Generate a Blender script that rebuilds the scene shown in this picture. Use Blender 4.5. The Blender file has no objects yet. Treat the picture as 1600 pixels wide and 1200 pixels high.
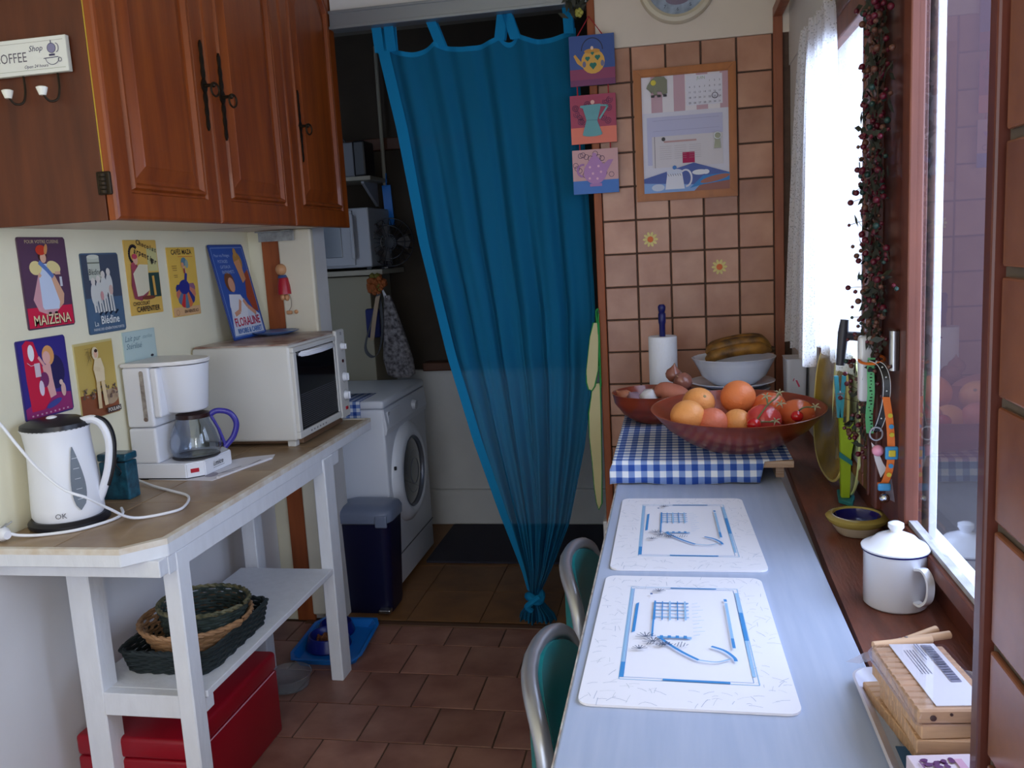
import bpy, bmesh, math, random
from mathutils import Vector, Matrix
random.seed(7)
PI = math.pi
sc = bpy.context.scene
COL = sc.collection

# ---------------------------------------------------------------- camera, light, exposure
H = 1.45
YAW, PITCH, ROLL, FOC = -0.18951871, 0.15487196, -0.05621404, 1358.52
def cam_axes():
    cy, sy, cp, sp, cr, sr = math.cos(YAW), math.sin(YAW), math.cos(PITCH), math.sin(PITCH), math.cos(ROLL), math.sin(ROLL)
    f = Vector((sy*cp, cy*cp, -sp)); r = Vector((cy, -sy, 0)); u = r.cross(f)
    return cr*r + sr*u, -sr*r + cr*u, f
r_, u_, f_ = cam_axes()
cd = bpy.data.cameras.new('camera'); cam = bpy.data.objects.new('camera', cd); COL.objects.link(cam)
M = Matrix((r_, u_, -f_)).transposed().to_4x4(); M.translation = Vector((0, 0, H)); cam.matrix_world = M
cd.sensor_width = 36; cd.lens = 36*FOC/1600; cd.clip_start = 0.02; cd.clip_end = 100
sc.camera = cam

w = bpy.data.worlds.new('daylight'); sc.world = w; w.use_nodes = True
wn = w.node_tree.nodes; wl = w.node_tree.links
bg = wn['Background']; bg.inputs['Color'].default_value = (0.62, 0.76, 1.0, 1); bg.inputs['Strength'].default_value = 2.2

def area(name, loc, rot, sx, sy, power, col):
    l = bpy.data.lights.new(name, 'AREA'); l.shape = 'RECTANGLE'; l.size = sx; l.size_y = sy
    l.energy = power; l.color = col
    o = bpy.data.objects.new(name, l); COL.objects.link(o); o.location = loc; o.rotation_euler = rot
    return o
# daylight falling in through the window on the right, and through the glazed door behind the photographer
area('window_daylight', (1.05, 1.35, 1.75), (0, math.radians(78), 0), 1.5, 2.6, 90, (0.60, 0.72, 1.0))
area('door_daylight', (-0.55, -1.45, 1.35), (math.radians(90), 0, 0), 1.5, 1.7, 9, (1.0, 0.93, 0.82))
area('rear_fill_light', (.42, -.62, 1.55), (0, math.radians(90), 0), 1.2, 0.95, 30, (1.0, 0.94, 0.84))  # added unseen fill, placed to favour the left wall over the laundry
sc.view_settings.view_transform = 'Standard'; sc.view_settings.look = 'None'
sc.view_settings.exposure = 0.0; sc.view_settings.gamma = 1.0
try: sc.view_settings.use_curve_mapping = False
except Exception: pass

# ---------------------------------------------------------------- materials
def lin(c):
    return tuple((x/255/12.92 if x/255 <= 0.04045 else ((x/255+0.055)/1.055)**2.4) for x in c)
_m = {}
def mat(name, rgb, rough=0.5, metal=0.0, noise=0.0, scale=8.0, rgb2=None, bump=0.0, bscale=60.0, stretch=(1, 1, 1), trans=0.0,
        coat=0.0, alpha=1.0, rnd=0.0, ior=1.45, space='Object', spec=None):
    if name in _m: return _m[name]
    m = bpy.data.materials.new(name); m.use_nodes = True; n = m.node_tree.nodes; l = m.node_tree.links
    b = n['Principled BSDF']; c = lin(rgb)
    b.inputs['Base Color'].default_value = (*c, 1); b.inputs['Roughness'].default_value = rough; b.inputs['Metallic'].default_value = metal
    b.inputs['Transmission Weight'].default_value = trans; b.inputs['Coat Weight'].default_value = coat
    b.inputs['Alpha'].default_value = alpha; b.inputs['IOR'].default_value = ior
    if spec is not None: b.inputs['Specular IOR Level'].default_value = spec
    tc = n.new('ShaderNodeTexCoord'); mp = n.new('ShaderNodeMapping'); mp.inputs['Scale'].default_value = stretch
    l.new(tc.outputs[space], mp.inputs[0])
    src = None
    if noise > 0:
        if rnd > 0:
            oi = n.new('ShaderNodeObjectInfo'); ad = n.new('ShaderNodeVectorMath'); ad.operation = 'SCALE'
            cx = n.new('ShaderNodeCombineXYZ'); l.new(oi.outputs['Random'], cx.inputs[0]); l.new(oi.outputs['Random'], cx.inputs[1])
            l.new(cx.outputs[0], ad.inputs[0]); ad.inputs['Scale'].default_value = 37.0
            l.new(ad.outputs[0], mp.inputs['Location'])
        t = n.new('ShaderNodeTexNoise'); t.inputs['Scale'].default_value = scale; t.inputs['Detail'].default_value = 6
        l.new(mp.outputs[0], t.inputs[0])
        r = n.new('ShaderNodeValToRGB'); r.color_ramp.elements[0].position = 0.32; r.color_ramp.elements[1].position = 0.68
        c2 = lin(rgb2) if rgb2 else tuple(x*(1-noise) for x in c)
        r.color_ramp.elements[0].color = (*c2, 1); r.color_ramp.elements[1].color = (*c, 1)
        l.new(t.outputs['Fac'], r.inputs[0]); src = r.outputs[0]
        if rnd > 0:
            hs = n.new('ShaderNodeHueSaturation'); mr = n.new('ShaderNodeMapRange')
            mr.inputs[3].default_value = 1-rnd; mr.inputs[4].default_value = 1+rnd
            l.new(oi.outputs['Random'], mr.inputs[0]); l.new(mr.outputs[0], hs.inputs['Value']); l.new(src, hs.inputs['Color']); src = hs.outputs[0]
        l.new(src, b.inputs['Base Color'])
    if bump > 0:
        t2 = n.new('ShaderNodeTexNoise'); t2.inputs['Scale'].default_value = bscale; t2.inputs['Detail'].default_value = 3
        l.new(mp.outputs[0], t2.inputs[0])
        bp = n.new('ShaderNodeBump'); bp.inputs['Strength'].default_value = bump; bp.inputs['Distance'].default_value = 0.003
        l.new(t2.outputs['Fac'], bp.inputs['Height']); l.new(bp.outputs[0], b.inputs['Normal'])
    _m[name] = m
    return m
def flat(rgb, rough=0.5):
    return mat('print_%02x%02x%02x' % tuple(int(x) for x in rgb), rgb, rough)

plaster = mat('cream_plaster', (240, 234, 206), 0.8, noise=.1, scale=3, bump=.25, bscale=30)
plaster_white = mat('white_plaster', (218, 216, 214), 0.8, noise=.1, scale=4, bump=.3, bscale=40)
grout = mat('dark_grout', (96, 74, 62), 0.9, noise=.3, scale=40)
wall_tile = mat('terracotta_wall_tile', (194, 146, 120), 0.32, noise=1, scale=7, rgb2=(166, 114, 90), bump=.15, bscale=25, rnd=.12)
floor_tile = mat('terracotta_floor_tile', (158, 116, 102), 0.35, noise=1, scale=7, rgb2=(122, 80, 68), bump=.2, bscale=20, rnd=.14)
laundry_tile = mat('tan_floor_tile', (138, 96, 58), 0.5, noise=1, scale=7, rgb2=(112, 76, 46), rnd=.08)
oak = mat('honey_oak', (146, 70, 18), 0.42, noise=1, scale=5, rgb2=(116, 50, 12), stretch=(5, 5, .5), coat=.08, bump=.08, bscale=40)
walnut = mat('brown_laminate', (100, 50, 26), 0.45, noise=1, scale=5, rgb2=(76, 36, 19), stretch=(5, 5, .6))
frame_wood = mat('stained_window_wood', (104, 52, 40), 0.38, noise=1, scale=6, rgb2=(76, 36, 28), stretch=(5, 5, .7), coat=.2)
frame_light = mat('red_brown_wood', (158, 92, 62), 0.4, noise=1, scale=6, rgb2=(128, 70, 46), stretch=(5, 5, .7))
sill_wood = mat('worn_sill_wood', (128, 70, 50), 0.42, noise=1, scale=7, rgb2=(88, 46, 34), stretch=(5, .8, 3), bump=.3, bscale=50)
post_wood = mat('orange_brown_wood', (166, 88, 44), 0.5, noise=1, scale=5, rgb2=(132, 66, 32), stretch=(5, 5, .7))
white_paint = mat('chipped_white_paint', (226, 228, 234), 0.5, noise=.06, scale=12, bump=.3, bscale=30, stretch=(3, 3, 1))
white_plastic = mat('white_plastic', (232, 234, 242), 0.3)
cream_enamel = mat('aged_cream_enamel', (214, 212, 208), 0.35, noise=.06, scale=5)
rusty = mat('rust_stained_enamel', (202, 188, 178), 0.35, noise=1, scale=11, rgb2=(120, 66, 40))
black = mat('black_plastic', (22, 22, 30), 0.35)
dark_glass = mat('dark_oven_glass', (12, 13, 20), 0.08, coat=.6)
steel = mat('brushed_steel', (190, 192, 196), 0.3, 1.0, noise=.1, scale=20)
grey_metal = mat('painted_grey_metal', (150, 156, 162), 0.35, 0.6)
brass = mat('aged_brass', (86, 74, 44), 0.45, 0.8)
dark_iron = mat('dark_antique_metal', (48, 38, 26), 0.5, 0.7)
gold = mat('gold_strip', (200, 168, 70), 0.35, 0.7)
table_blue = mat('blue_grey_laminate', (176, 186, 210), 0.38, noise=1, scale=9, rgb2=(166, 178, 204), stretch=(8, .6, 1))
teal = mat('teal_vinyl', (24, 132, 138), 0.35, noise=.15, scale=10)
silver = mat('silver_tube', (176, 178, 186), 0.32, 0.75)
glass = None
def make_glass(name, tint=(1, 1, 1), mixmin=0.0, refl=1.0):
    m = bpy.data.materials.new(name); m.use_nodes = True; n = m.node_tree.nodes; l = m.node_tree.links
    n.remove(n['Principled BSDF']); o = n['Material Output']
    tr = n.new('ShaderNodeBsdfTransparent'); tr.inputs[0].default_value = (*tint, 1)
    gl = n.new('ShaderNodeBsdfGlossy'); gl.inputs['Roughness'].default_value = 0.01
    fr = n.new('ShaderNodeFresnel'); fr.inputs[0].default_value = 1.55
    ge = n.new('ShaderNodeNewGeometry'); iv = n.new('ShaderNodeMath'); iv.operation = 'SUBTRACT'; iv.inputs[0].default_value = 1.0; l.new(ge.outputs['Backfacing'], iv.inputs[1])
    fm = n.new('ShaderNodeMath'); fm.operation = 'MULTIPLY'; l.new(fr.outputs[0], fm.inputs[0]); l.new(iv.outputs[0], fm.inputs[1])   # a thin sheet reflects once, at its outer face
    mx = n.new('ShaderNodeMixShader'); l.new(fm.outputs[0], mx.inputs[0]); l.new(tr.outputs[0], mx.inputs[1]); l.new(gl.outputs[0], mx.inputs[2])
    l.new(mx.outputs[0], o.inputs[0]); _m[name] = m
    return m
pane_glass = make_glass('window_glass', (.96, .97, .98))
clear = make_glass('clear_glass', (.80, .82, .85))
def make_cloth(name, rgb, transp, transl, rough=.9, holes=None):
    m = bpy.data.materials.new(name); m.use_nodes = True; n = m.node_tree.nodes; l = m.node_tree.links
    n.remove(n['Principled BSDF']); o = n['Material Output']; c = (*lin(rgb), 1)
    d = n.new('ShaderNodeBsdfDiffuse'); d.inputs[0].default_value = c
    t = n.new('ShaderNodeBsdfTranslucent'); t.inputs[0].default_value = c
    tr = n.new('ShaderNodeBsdfTransparent'); tr.inputs[0].default_value = (1, 1, 1, 1) if rgb[0] > 150 else (*[0.35+.65*x for x in lin(rgb)], 1)
    a = n.new('ShaderNodeMixShader'); a.inputs[0].default_value = transl; l.new(d.outputs[0], a.inputs[1]); l.new(t.outputs[0], a.inputs[2])
    b = n.new('ShaderNodeMixShader'); b.inputs[0].default_value = transp; l.new(a.outputs[0], b.inputs[1]); l.new(tr.outputs[0], b.inputs[2])
    if holes:
        tc = n.new('ShaderNodeTexCoord'); v = n.new('ShaderNodeTexVoronoi'); v.inputs['Scale'].default_value = holes
        l.new(tc.outputs['Object'], v.inputs[0]); mr = n.new('ShaderNodeMapRange')
        mr.inputs[1].default_value = .25; mr.inputs[2].default_value = .4; mr.inputs[3].default_value = min(1, transp+.35); mr.inputs[4].default_value = transp
        l.new(v.outputs['Distance'], mr.inputs[0]); l.new(mr.outputs[0], b.inputs[0])
    l.new(b.outputs[0], o.inputs[0]); _m[name] = m
    return m
blue_sheer = make_cloth('blue_sheer_cloth', (38, 138, 186), .32, .35)
blue_hem = make_cloth('blue_hem_cloth', (34, 142, 196), .02, .25)
lace = make_cloth('white_lace', (252, 252, 254), .14, .72, holes=160)
def make_gingham(name, cell, rot=0.0, ax=('X', 'Y')):
    m = bpy.data.materials.new(name); m.use_nodes = True; n = m.node_tree.nodes; l = m.node_tree.links; b = n['Principled BSDF']
    b.inputs['Roughness'].default_value = .85
    tc = n.new('ShaderNodeTexCoord'); sp = n.new('ShaderNodeSeparateXYZ'); l.new(tc.outputs['UV'], sp.inputs[0])
    outs = []
    for a in ('X', 'Y'):
        d = n.new('ShaderNodeMath'); d.operation = 'DIVIDE'; l.new(sp.outputs[a], d.inputs[0]); d.inputs[1].default_value = cell*2
        fr = n.new('ShaderNodeMath'); fr.operation = 'FRACT'; l.new(d.outputs[0], fr.inputs[0])
        g = n.new('ShaderNodeMath'); g.operation = 'GREATER_THAN'; l.new(fr.outputs[0], g.inputs[0]); g.inputs[1].default_value = .5; outs.append(g.outputs[0])
    s = n.new('ShaderNodeMath'); s.operation = 'ADD'; l.new(outs[0], s.inputs[0]); l.new(outs[1], s.inputs[1])
    h = n.new('ShaderNodeMath'); h.operation = 'MULTIPLY'; l.new(s.outputs[0], h.inputs[0]); h.inputs[1].default_value = .5
    r = n.new('ShaderNodeValToRGB'); r.color_ramp.interpolation = 'CONSTANT'
    e = r.color_ramp.elements; e[0].color = (*lin((232, 236, 246)), 1); e[1].position = .9; e[1].color = (*lin((34, 74, 160)), 1)
    k = e.new(.4); k.color = (*lin((128, 152, 206)), 1)
    l.new(h.outputs[0], r.inputs[0]); l.new(r.outputs[0], b.inputs['Base Color']); _m[name] = m
    return m
gingham = make_gingham('blue_white_gingham', .0155)

# ---------------------------------------------------------------- object helpers
BASE = {}
def thing(name, label, cat, loc=(0, 0, 0), group=None):
    o = bpy.data.objects.new(name, None); COL.objects.link(o); o.location = loc; o.empty_display_size = .05
    o['label'] = label; o['category'] = cat
    if group: o['group'] = group
    BASE[o.name] = Vector(loc)
    return o
def struct(name, bm, m, loc=(0, 0, 0)):
    o = part(name, bm, m, None, loc=loc); o['kind'] = 'structure'; return o
def part(name, bm, m, parent=None, loc=None, smooth=False, kind=None, label=None, uv=None):
    """bm is authored in world coordinates; the mesh is stored relative to the thing's base"""
    me = bpy.data.meshes.new(name)
    base = BASE[parent.name] if parent else Vector(loc or (0, 0, 0))
    bmesh.ops.translate(bm, vec=-base, verts=bm.verts)
    bmesh.ops.recalc_face_normals(bm, faces=bm.faces) if not getattr(bm, '_keep', False) and name not in KEEP else None
    bm.to_mesh(me); bm.free()
    for x in (m if isinstance(m, (list, tuple)) else [m]): me.materials.append(x)
    if smooth:
        for p in me.polygons: p.use_smooth = True
        try: me.set_sharp_from_angle(angle=math.radians(smooth if smooth is not True else 40))
        except Exception: pass
    o = bpy.data.objects.new(name, me); COL.objects.link(o)
    if parent: o.parent = parent
    else: o.location = base
    BASE[o.name] = base
    if kind: o['kind'] = kind
    if label: o['label'] = label
    return o
KEEP = {'printed_picture', 'lettering'}
def one(name, label, cat, bm, m, loc, group=None, **k):
    o = part(name, bm, m, None, loc=loc, **k); o['label'] = label; o['category'] = cat
    if group: o['group'] = group
    return o
def copy_tree(o, parent=None, loc=None):
    c = o.copy(); COL.objects.link(c); c.parent = parent
    if loc is not None: c.location = loc
    for ch in list(o.children): copy_tree(ch, c)
    return c
def piece(name, me, parent, loc, rot=None):
    """an instance of a shared mesh (origin at its own centre) as a part"""
    o = bpy.data.objects.new(name, me); COL.objects.link(o); o.parent = parent
    o.location = Vector(loc)-BASE[parent.name]
    if rot: o.rotation_euler = rot
    return o
def mesh_of(name, bm, m, smooth=False):
    me = bpy.data.meshes.new(name); bmesh.ops.recalc_face_normals(bm, faces=bm.faces); bm.to_mesh(me); bm.free(); me.materials.append(m)
    if smooth:
        for p in me.polygons: p.use_smooth = True
        me.set_sharp_from_angle(angle=math.radians(40))
    return me
def B(): return bmesh.new()
def box(bm, x0, x1, y0, y1, z0, z1, bev=0.0, seg=2, mi=0, rot=None):
    r = bmesh.ops.create_cube(bm, size=1); vs = r['verts']
    c = Vector(((x0+x1)/2, (y0+y1)/2, (z0+z1)/2))
    for v in vs: v.co = Vector((v.co.x*(x1-x0), v.co.y*(y1-y0), v.co.z*(z1-z0)))
    fs = set(f for v in vs for f in v.link_faces)
    for f in fs: f.material_index = mi
    if bev > 0:
        es = list(set(e for v in vs for e in v.link_edges))
        q = bmesh.ops.bevel(bm, geom=es, offset=bev, segments=seg, affect='EDGES', profile=.5)
        vs = list(set(v for f in q['faces'] for v in f.verts) | set(v for v in vs if v.is_valid))
        for f in q['faces']: f.material_index = mi
    for v in vs:
        if rot: v.co = rot @ v.co
        v.co += c
    return vs
def rbox(x0, x1, y0, y1, z0, z1, bev=0.003, seg=2):
    bm = B(); box(bm, x0, x1, y0, y1, z0, z1, bev, seg); return bm
def prism(bm, pts, axis, a, b, mi=0):
    """pts 2D outline extruded along axis from a to b; axis x->(y,z), y->(x,z), z->(x,y)"""
    def P(p, t): return {'x': (t, p[0], p[1]), 'y': (p[0], t, p[1]), 'z': (p[0], p[1], t)}[axis]
    v0 = [bm.verts.new(P(p, a)) for p in pts]; v1 = [bm.verts.new(P(p, b)) for p in pts]; n = len(pts)
    fs = [bm.faces.new(v0[::-1]), bm.faces.new(v1)]
    for i in range(n): fs.append(bm.faces.new((v0[i], v0[(i+1) % n], v1[(i+1) % n], v1[i])))
    for f in fs: f.material_index = mi
    return v0+v1
def lathe(bm, prof, c=(0, 0, 0), n=32, sx=1, sy=1, mi=0, R=None, fn=None):
    """prof (r,z) pairs revolved about z at c; closes ends with r==0"""
    rings = []; c = Vector(c)
    for r, z in prof:
        if r <= 1e-6:
            p = Vector((0, 0, z)); p = R @ p if R else p
            rings.append([bm.verts.new(p+c)])
        else:
            ring = []
            for i in range(n):
                a = 2*PI*i/n; rr = fn(r, z, a) if fn else r
                p = Vector((rr*math.cos(a)*sx, rr*math.sin(a)*sy, z)); p = R @ p if R else p
                ring.append(bm.verts.new(p+c))
            rings.append(ring)
    for a, b in zip(rings, rings[1:]):
        for i in range(n):
            j = (i+1) % n
            if len(a) == 1 and len(b) == 1: continue
            if len(a) == 1: f = bm.faces.new((a[0], b[j], b[i]))
            elif len(b) == 1: f = bm.faces.new((a[i], a[j], b[0]))
            else: f = bm.faces.new((a[i], a[j], b[j], b[i]))
            f.material_index = mi
def tube(bm, pts, r, n=8, closed=False, mi=0, sy=1.0, up=None):
    """sweep a circle (radius r or list of radii) along pts"""
    pts = [Vector(p) for p in pts]; N = len(pts); rings = []; prev = None
    for i, p in enumerate(pts):
        if closed: t = pts[(i+1) % N]-pts[i-1]
        else: t = pts[min(i+1, N-1)]-pts[max(i-1, 0)]
        if t.length < 1e-9: t = Vector((0, 0, 1))
        t.normalize()
        if prev is None:
            ref = Vector(up) if up else (Vector((0, 0, 1)) if abs(t.z) < .9 else Vector((1, 0, 0)))
            a = (ref-t*ref.dot(t)).normalized()
        else: a = (prev-t*prev.dot(t)).normalized()
        prev = a; b = t.cross(a); rr = r[i] if isinstance(r, (list, tuple)) else r
        rings.append([bm.verts.new(p+a*math.cos(2*PI*k/n)*rr+b*math.sin(2*PI*k/n)*rr*sy) for k in range(n)])
    for i in range(N if closed else N-1):
        A, Bb = rings[i], rings[(i+1) % N]
        for k in range(n): f = bm.faces.new((A[k], A[(k+1) % n], Bb[(k+1) % n], Bb[k])); f.material_index = mi
    if not closed:
        for rg in (rings[0][::-1], rings[-1]): f = bm.faces.new(rg); f.material_index = mi
def ribbon(bm, pts, wvec, th, mi=0):
    """flat strap: width vector wvec, thickness th"""
    pts = [Vector(p) for p in pts]; W = Vector(wvec)/2; N = len(pts); rings = []
    for i, p in enumerate(pts):
        t = (pts[min(i+1, N-1)]-pts[max(i-1, 0)]).normalized(); nn = t.cross(W).normalized()*th/2
        rings.append([bm.verts.new(q) for q in (p-W-nn, p+W-nn, p+W+nn, p-W+nn)])
    for A, Bb in zip(rings, rings[1:]):
        for k in range(4): f = bm.faces.new((A[k], A[(k+1) % 4], Bb[(k+1) % 4], Bb[k])); f.material_index = mi
    for rg in (rings[0][::-1], rings[-1]): f = bm.faces.new(rg); f.material_index = mi
def smooth_path(P, k=8, closed=False):
    P = [Vector(p) for p in P]; n = len(P); out = []
    for i in range(n if closed else n-1):
        p0 = P[i-1] if (i > 0 or closed) else P[0]; p1 = P[i]; p2 = P[(i+1) % n]; p3 = P[(i+2) % n] if (closed or i+2 < n) else P[-1]
        for j in range(k):
            t = j/k; out.append(.5*((2*p1)+(-p0+p2)*t+(2*p0-5*p1+4*p2-p3)*t*t+(-p0+3*p1-3*p2+p3)*t**3))
    if not closed: out.append(P[-1])
    return out
def rrect(x0, x1, y0, y1, r, k=5):
    pts = []
    for cx, cy, a0 in ((x1-r, y1-r, 0), (x0+r, y1-r, 90), (x0+r, y0+r, 180), (x1-r, y0+r, 270)):
        for i in range(k+1):
            a = math.radians(a0+90*i/k); pts.append((cx+r*math.cos(a), cy+r*math.sin(a)))
    return pts
def ball(bm, c, r, seg=16, sz=1.0, mi=0):
    q = bmesh.ops.create_uvsphere(bm, u_segments=seg, v_segments=max(6, seg//2), radius=r)
    for v in q['verts']: v.co = Vector((v.co.x, v.co.y, v.co.z*sz))+Vector(c)
    for f in set(f for v in q['verts'] for f in v.link_faces): f.material_index = mi
    return q['verts']
def ico(bm, c, r, sub=1, mi=0):
    q = bmesh.ops.create_icosphere(bm, subdivisions=sub, radius=r)
    for v in q['verts']: v.co += Vector(c)
    for f in set(f for v in q['verts'] for f in v.link_faces): f.material_index = mi

_tx = {}
def text_polys(s, size, bold=0.0, italic=0.0):
    key = (s, size, bold, italic)
    if key in _tx: return _tx[key]
    cu = bpy.data.curves.new('t', 'FONT'); cu.body = s; cu.size = size; cu.align_x = 'CENTER'; cu.align_y = 'CENTER'
    cu.resolution_u = 2; cu.offset = bold*size; cu.shear = italic
    o = bpy.data.objects.new('t', cu); COL.objects.link(o)
    dg = bpy.context.evaluated_depsgraph_get(); me = o.evaluated_get(dg).to_mesh()
    vs = [tuple(v.co) for v in me.vertices]; fs = [tuple(p.vertices) for p in me.polygons]
    o.evaluated_get(dg).to_mesh_clear(); bpy.data.objects.remove(o); bpy.data.curves.remove(cu)
    _tx[key] = (vs, fs); return _tx[key]
class Print:
    """flat print on a flat face: u right, v up, measured from the face's lower-left corner O"""
    def __init__(s, O, U, V, step=.00012):
        s.O, s.U, s.V = Vector(O), Vector(U).normalized(), Vector(V).normalized(); s.N = s.U.cross(s.V).normalized()
        s.bm = B(); s.mats = []; s.k = 1; s.step = step
    def mi(s, rgb):
        m = flat(rgb) if isinstance(rgb, tuple) else rgb
        if m not in s.mats: s.mats.append(m)
        return s.mats.index(m)
    def pt(s, u, v): return s.O+s.U*u+s.V*v+s.N*(s.step*s.k)
    def poly(s, pts, rgb):
        f = s.bm.faces.new([s.bm.verts.new(s.pt(*p)) for p in pts]); f.material_index = s.mi(rgb); s.k += 1
        f.normal_update()
        if f.normal.dot(s.N) < 0: f.normal_flip()
    def rect(s, u0, u1, v0, v1, rgb): s.poly([(u0, v0), (u1, v0), (u1, v1), (u0, v1)], rgb)
    def ell(s, u, v, a, b, rgb, rot=0, n=18):
        c, q = math.cos(rot), math.sin(rot)
        s.poly([(u+a*math.cos(t)*c-b*math.sin(t)*q, v+a*math.cos(t)*q+b*math.sin(t)*c) for t in [2*PI*i/n for i in range(n)]], rgb)
    def line(s, pts, wd, rgb):
        m = s.mi(rgb)
        for (a, b), (c, d) in zip(pts, pts[1:]):
            L = math.hypot(c-a, d-b) or 1e-6; nx, ny = -(d-b)/L*wd/2, (c-a)/L*wd/2
            f = s.bm.faces.new([s.bm.verts.new(s.pt(*p)) for p in ((a+nx, b+ny), (a-nx, b-ny), (c-nx, d-ny), (c+nx, d+ny))]); f.material_index = m
        s.k += 1
    def ring(s, u, v, a, b, wd, rgb, t0=0, t1=2*PI, n=16):
        s.line([(u+a*math.cos(t0+(t1-t0)*i/n), v+b*math.sin(t0+(t1-t0)*i/n)) for i in range(n+1)], wd, rgb)
    def text(s, t, u, v, size, rgb, bold=.0, rot=0, sx=1.0, italic=0.0):
        vs, fs = text_polys(t, size, bold, italic); m = s.mi(rgb); c, q = math.cos(rot), math.sin(rot)
        nv = [s.bm.verts.new(s.pt(u+(x*sx)*c-y*q, v+(x*sx)*q+y*c)) for x, y, _ in vs]
        for f in fs:
            try: g = s.bm.faces.new([nv[i] for i in f]); g.material_index = m
            except ValueError: pass
        s.k += 1
    def done(s, name, parent):
        return part(name, s.bm, s.mats, parent)

# ================================================================ STRUCTURE
YB = 3.15; XL = -1.60; XR = 0.29; XW = 0.395; ZT = 2.107; P = 0.1168; CEIL = 2.56
# floor with staggered tiles
fl = struct('floor', rbox(-1.9, 0.6, -1.5, 3.13, -0.06, -0.004, 0), grout)
TP = 0.2105
ftile = mesh_of('floor_tile', rbox(-TP/2+.0025, TP/2-.0025, -TP/2+.0025, TP/2-.0025, -0.004, 0.0, .0012, 1), floor_tile)
# joints measured at: row edges y = 3.03-.2128k ; each row shifts by a third of a tile
row = 0; y = 3.13
RY = [3.121, 2.948, 2.728, 2.510, 2.303]
while y > 1.2:
    y1 = RY[row] if row < len(RY) else RY[-1]-(row-len(RY)+1)*TP
    y0 = RY[row+1] if row+1 < len(RY) else y1-TP
    offs = [-.671, -.572, -.671+.105, -.565, -.66]
    ox = [-0.671, -0.774, -0.876, -0.984, -1.09][row] if row < 5 else -1.09-.105*(row-4)
    k0 = math.ceil((-1.62-ox)/TP)-1
    for k in range(k0, k0+10):
        cx = ox+(k+.5)*TP
        if cx < -1.72 or cx > 0.25: continue
        t = piece('floor_tile', ftile, fl, (cx, (y0+y1)/2, 0)); t.scale = (1, (y1-y0)/TP, 1)
    row += 1; y = y0
bm = B(); box(bm, -1.5, -0.2, 3.100, 3.128, -0.004, 0.006, .003); struct('trim_1', bm, mat('threshold_strip', (92, 62, 44), .5))
lf = struct('floor_2', rbox(-2.2, 0.1, 3.13, 4.75, -0.06, -0.004, 0), mat('brown_grout', (84, 60, 40), .9))
LT = .30
ltile = mesh_of('floor_tile', rbox(-LT/2+.0015, LT/2-.0015, -LT/2+.0015, LT/2-.0015, -.004, 0, .001, 1), laundry_tile)
for i in range(-5, 3):
    for j in range(5): piece('floor_tile', ltile, lf, (-.79+(i+.5)*LT, 3.158+(j+.5)*LT, 0))

# left wall, far return wall beside the doorway, lintel
struct('wall_left', rbox(XL-.12, XL, -1.5, 3.27, 0, CEIL, 0), plaster)
struct('wall_left_lower', rbox(XL-.002, XL+.002, -1.5, YB-.014, 0, .789, 0), mat('whitewash', (222, 222, 226), .8, noise=.06, scale=4))
bm = B(); box(bm, XL-.02, -1.345, YB, YB+.13, 0, 2.30, .006); struct('wall_doorway', bm, plaster_white)
bm = B(); box(bm, XL, -1.54, YB-.012, YB, 0, 1.57, .002); struct('trim_2', bm, plaster)
bm = B(); box(bm, -1.542, -1.468, YB-.02, YB, 0, 1.57, .003); struct('trim_3', bm, post_wood)
bm = B(); box(bm, -1.470, -1.336, YB-.032, YB, 0.03, 1.565, .008, 3); struct('trim_4', bm, mat('ivory_paint', (226, 218, 196), .5, noise=.08, scale=6))
bm = B(); box(bm, -1.196, 0.36, YB, YB+.13, 2.30, CEIL, 0); box(bm, XL-.02, -1.196, YB+.05, YB+.13, 2.30, CEIL, 0); struct('wall_lintel', bm, _m.get('pinkish_cream_plaster') or plaster_white)
bm = B(); box(bm, -1.196, -0.268, YB-.02, YB+.04, 2.262, 2.325, .004); box(bm, -1.196, -.268, YB-.026, YB-.02, 2.262, 2.272, .001); box(bm, -1.196, -.268, YB-.026, YB-.02, 2.316, 2.325, .001)
struct('trim_5', bm, grey_metal)

# tiled wall at the far end
wb = struct('wall_back', rbox(-.245, .42, YB, YB+.13, 0, ZT, 0), grout)
wt = mesh_of('wall_tile', rbox(-P/2+.0028, P/2-.0028, -.006, .001, -P/2+.0028, P/2-.0028, .0022, 2), wall_tile)
for i in range(5):
    for j in range(18):
        piece('wall_tile', wt, wb, (-.2435+(i+.5)*P*1.003, YB-.0005, ZT-(j+.5)*P), (0, 0, 0))
bm = B(); box(bm, -.245, .42, YB-.012, YB+.13, ZT-.002, 2.33, .002); struct('wall_back_upper', bm, mat('pinkish_cream_plaster', (222, 208, 192), .8, noise=.08, scale=4, bump=.3, bscale=30))
bm = B(); box(bm, -.270, -.243, YB-.022, YB+.13, 0, CEIL, .003); struct('trim_6', bm, post_wood)
bm = B(); box(bm, .343, .374, YB-.016, YB+.01, .80, 2.17, .002); box(bm, .343, .374, .9, YB, 2.155, 2.185, .002); struct('trim_7', bm, frame_light)
bm = B(); box(bm, -.285, -.268, YB-.008, YB+.12, 0, .42, .003); struct('trim_8', bm, white_paint)

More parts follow.
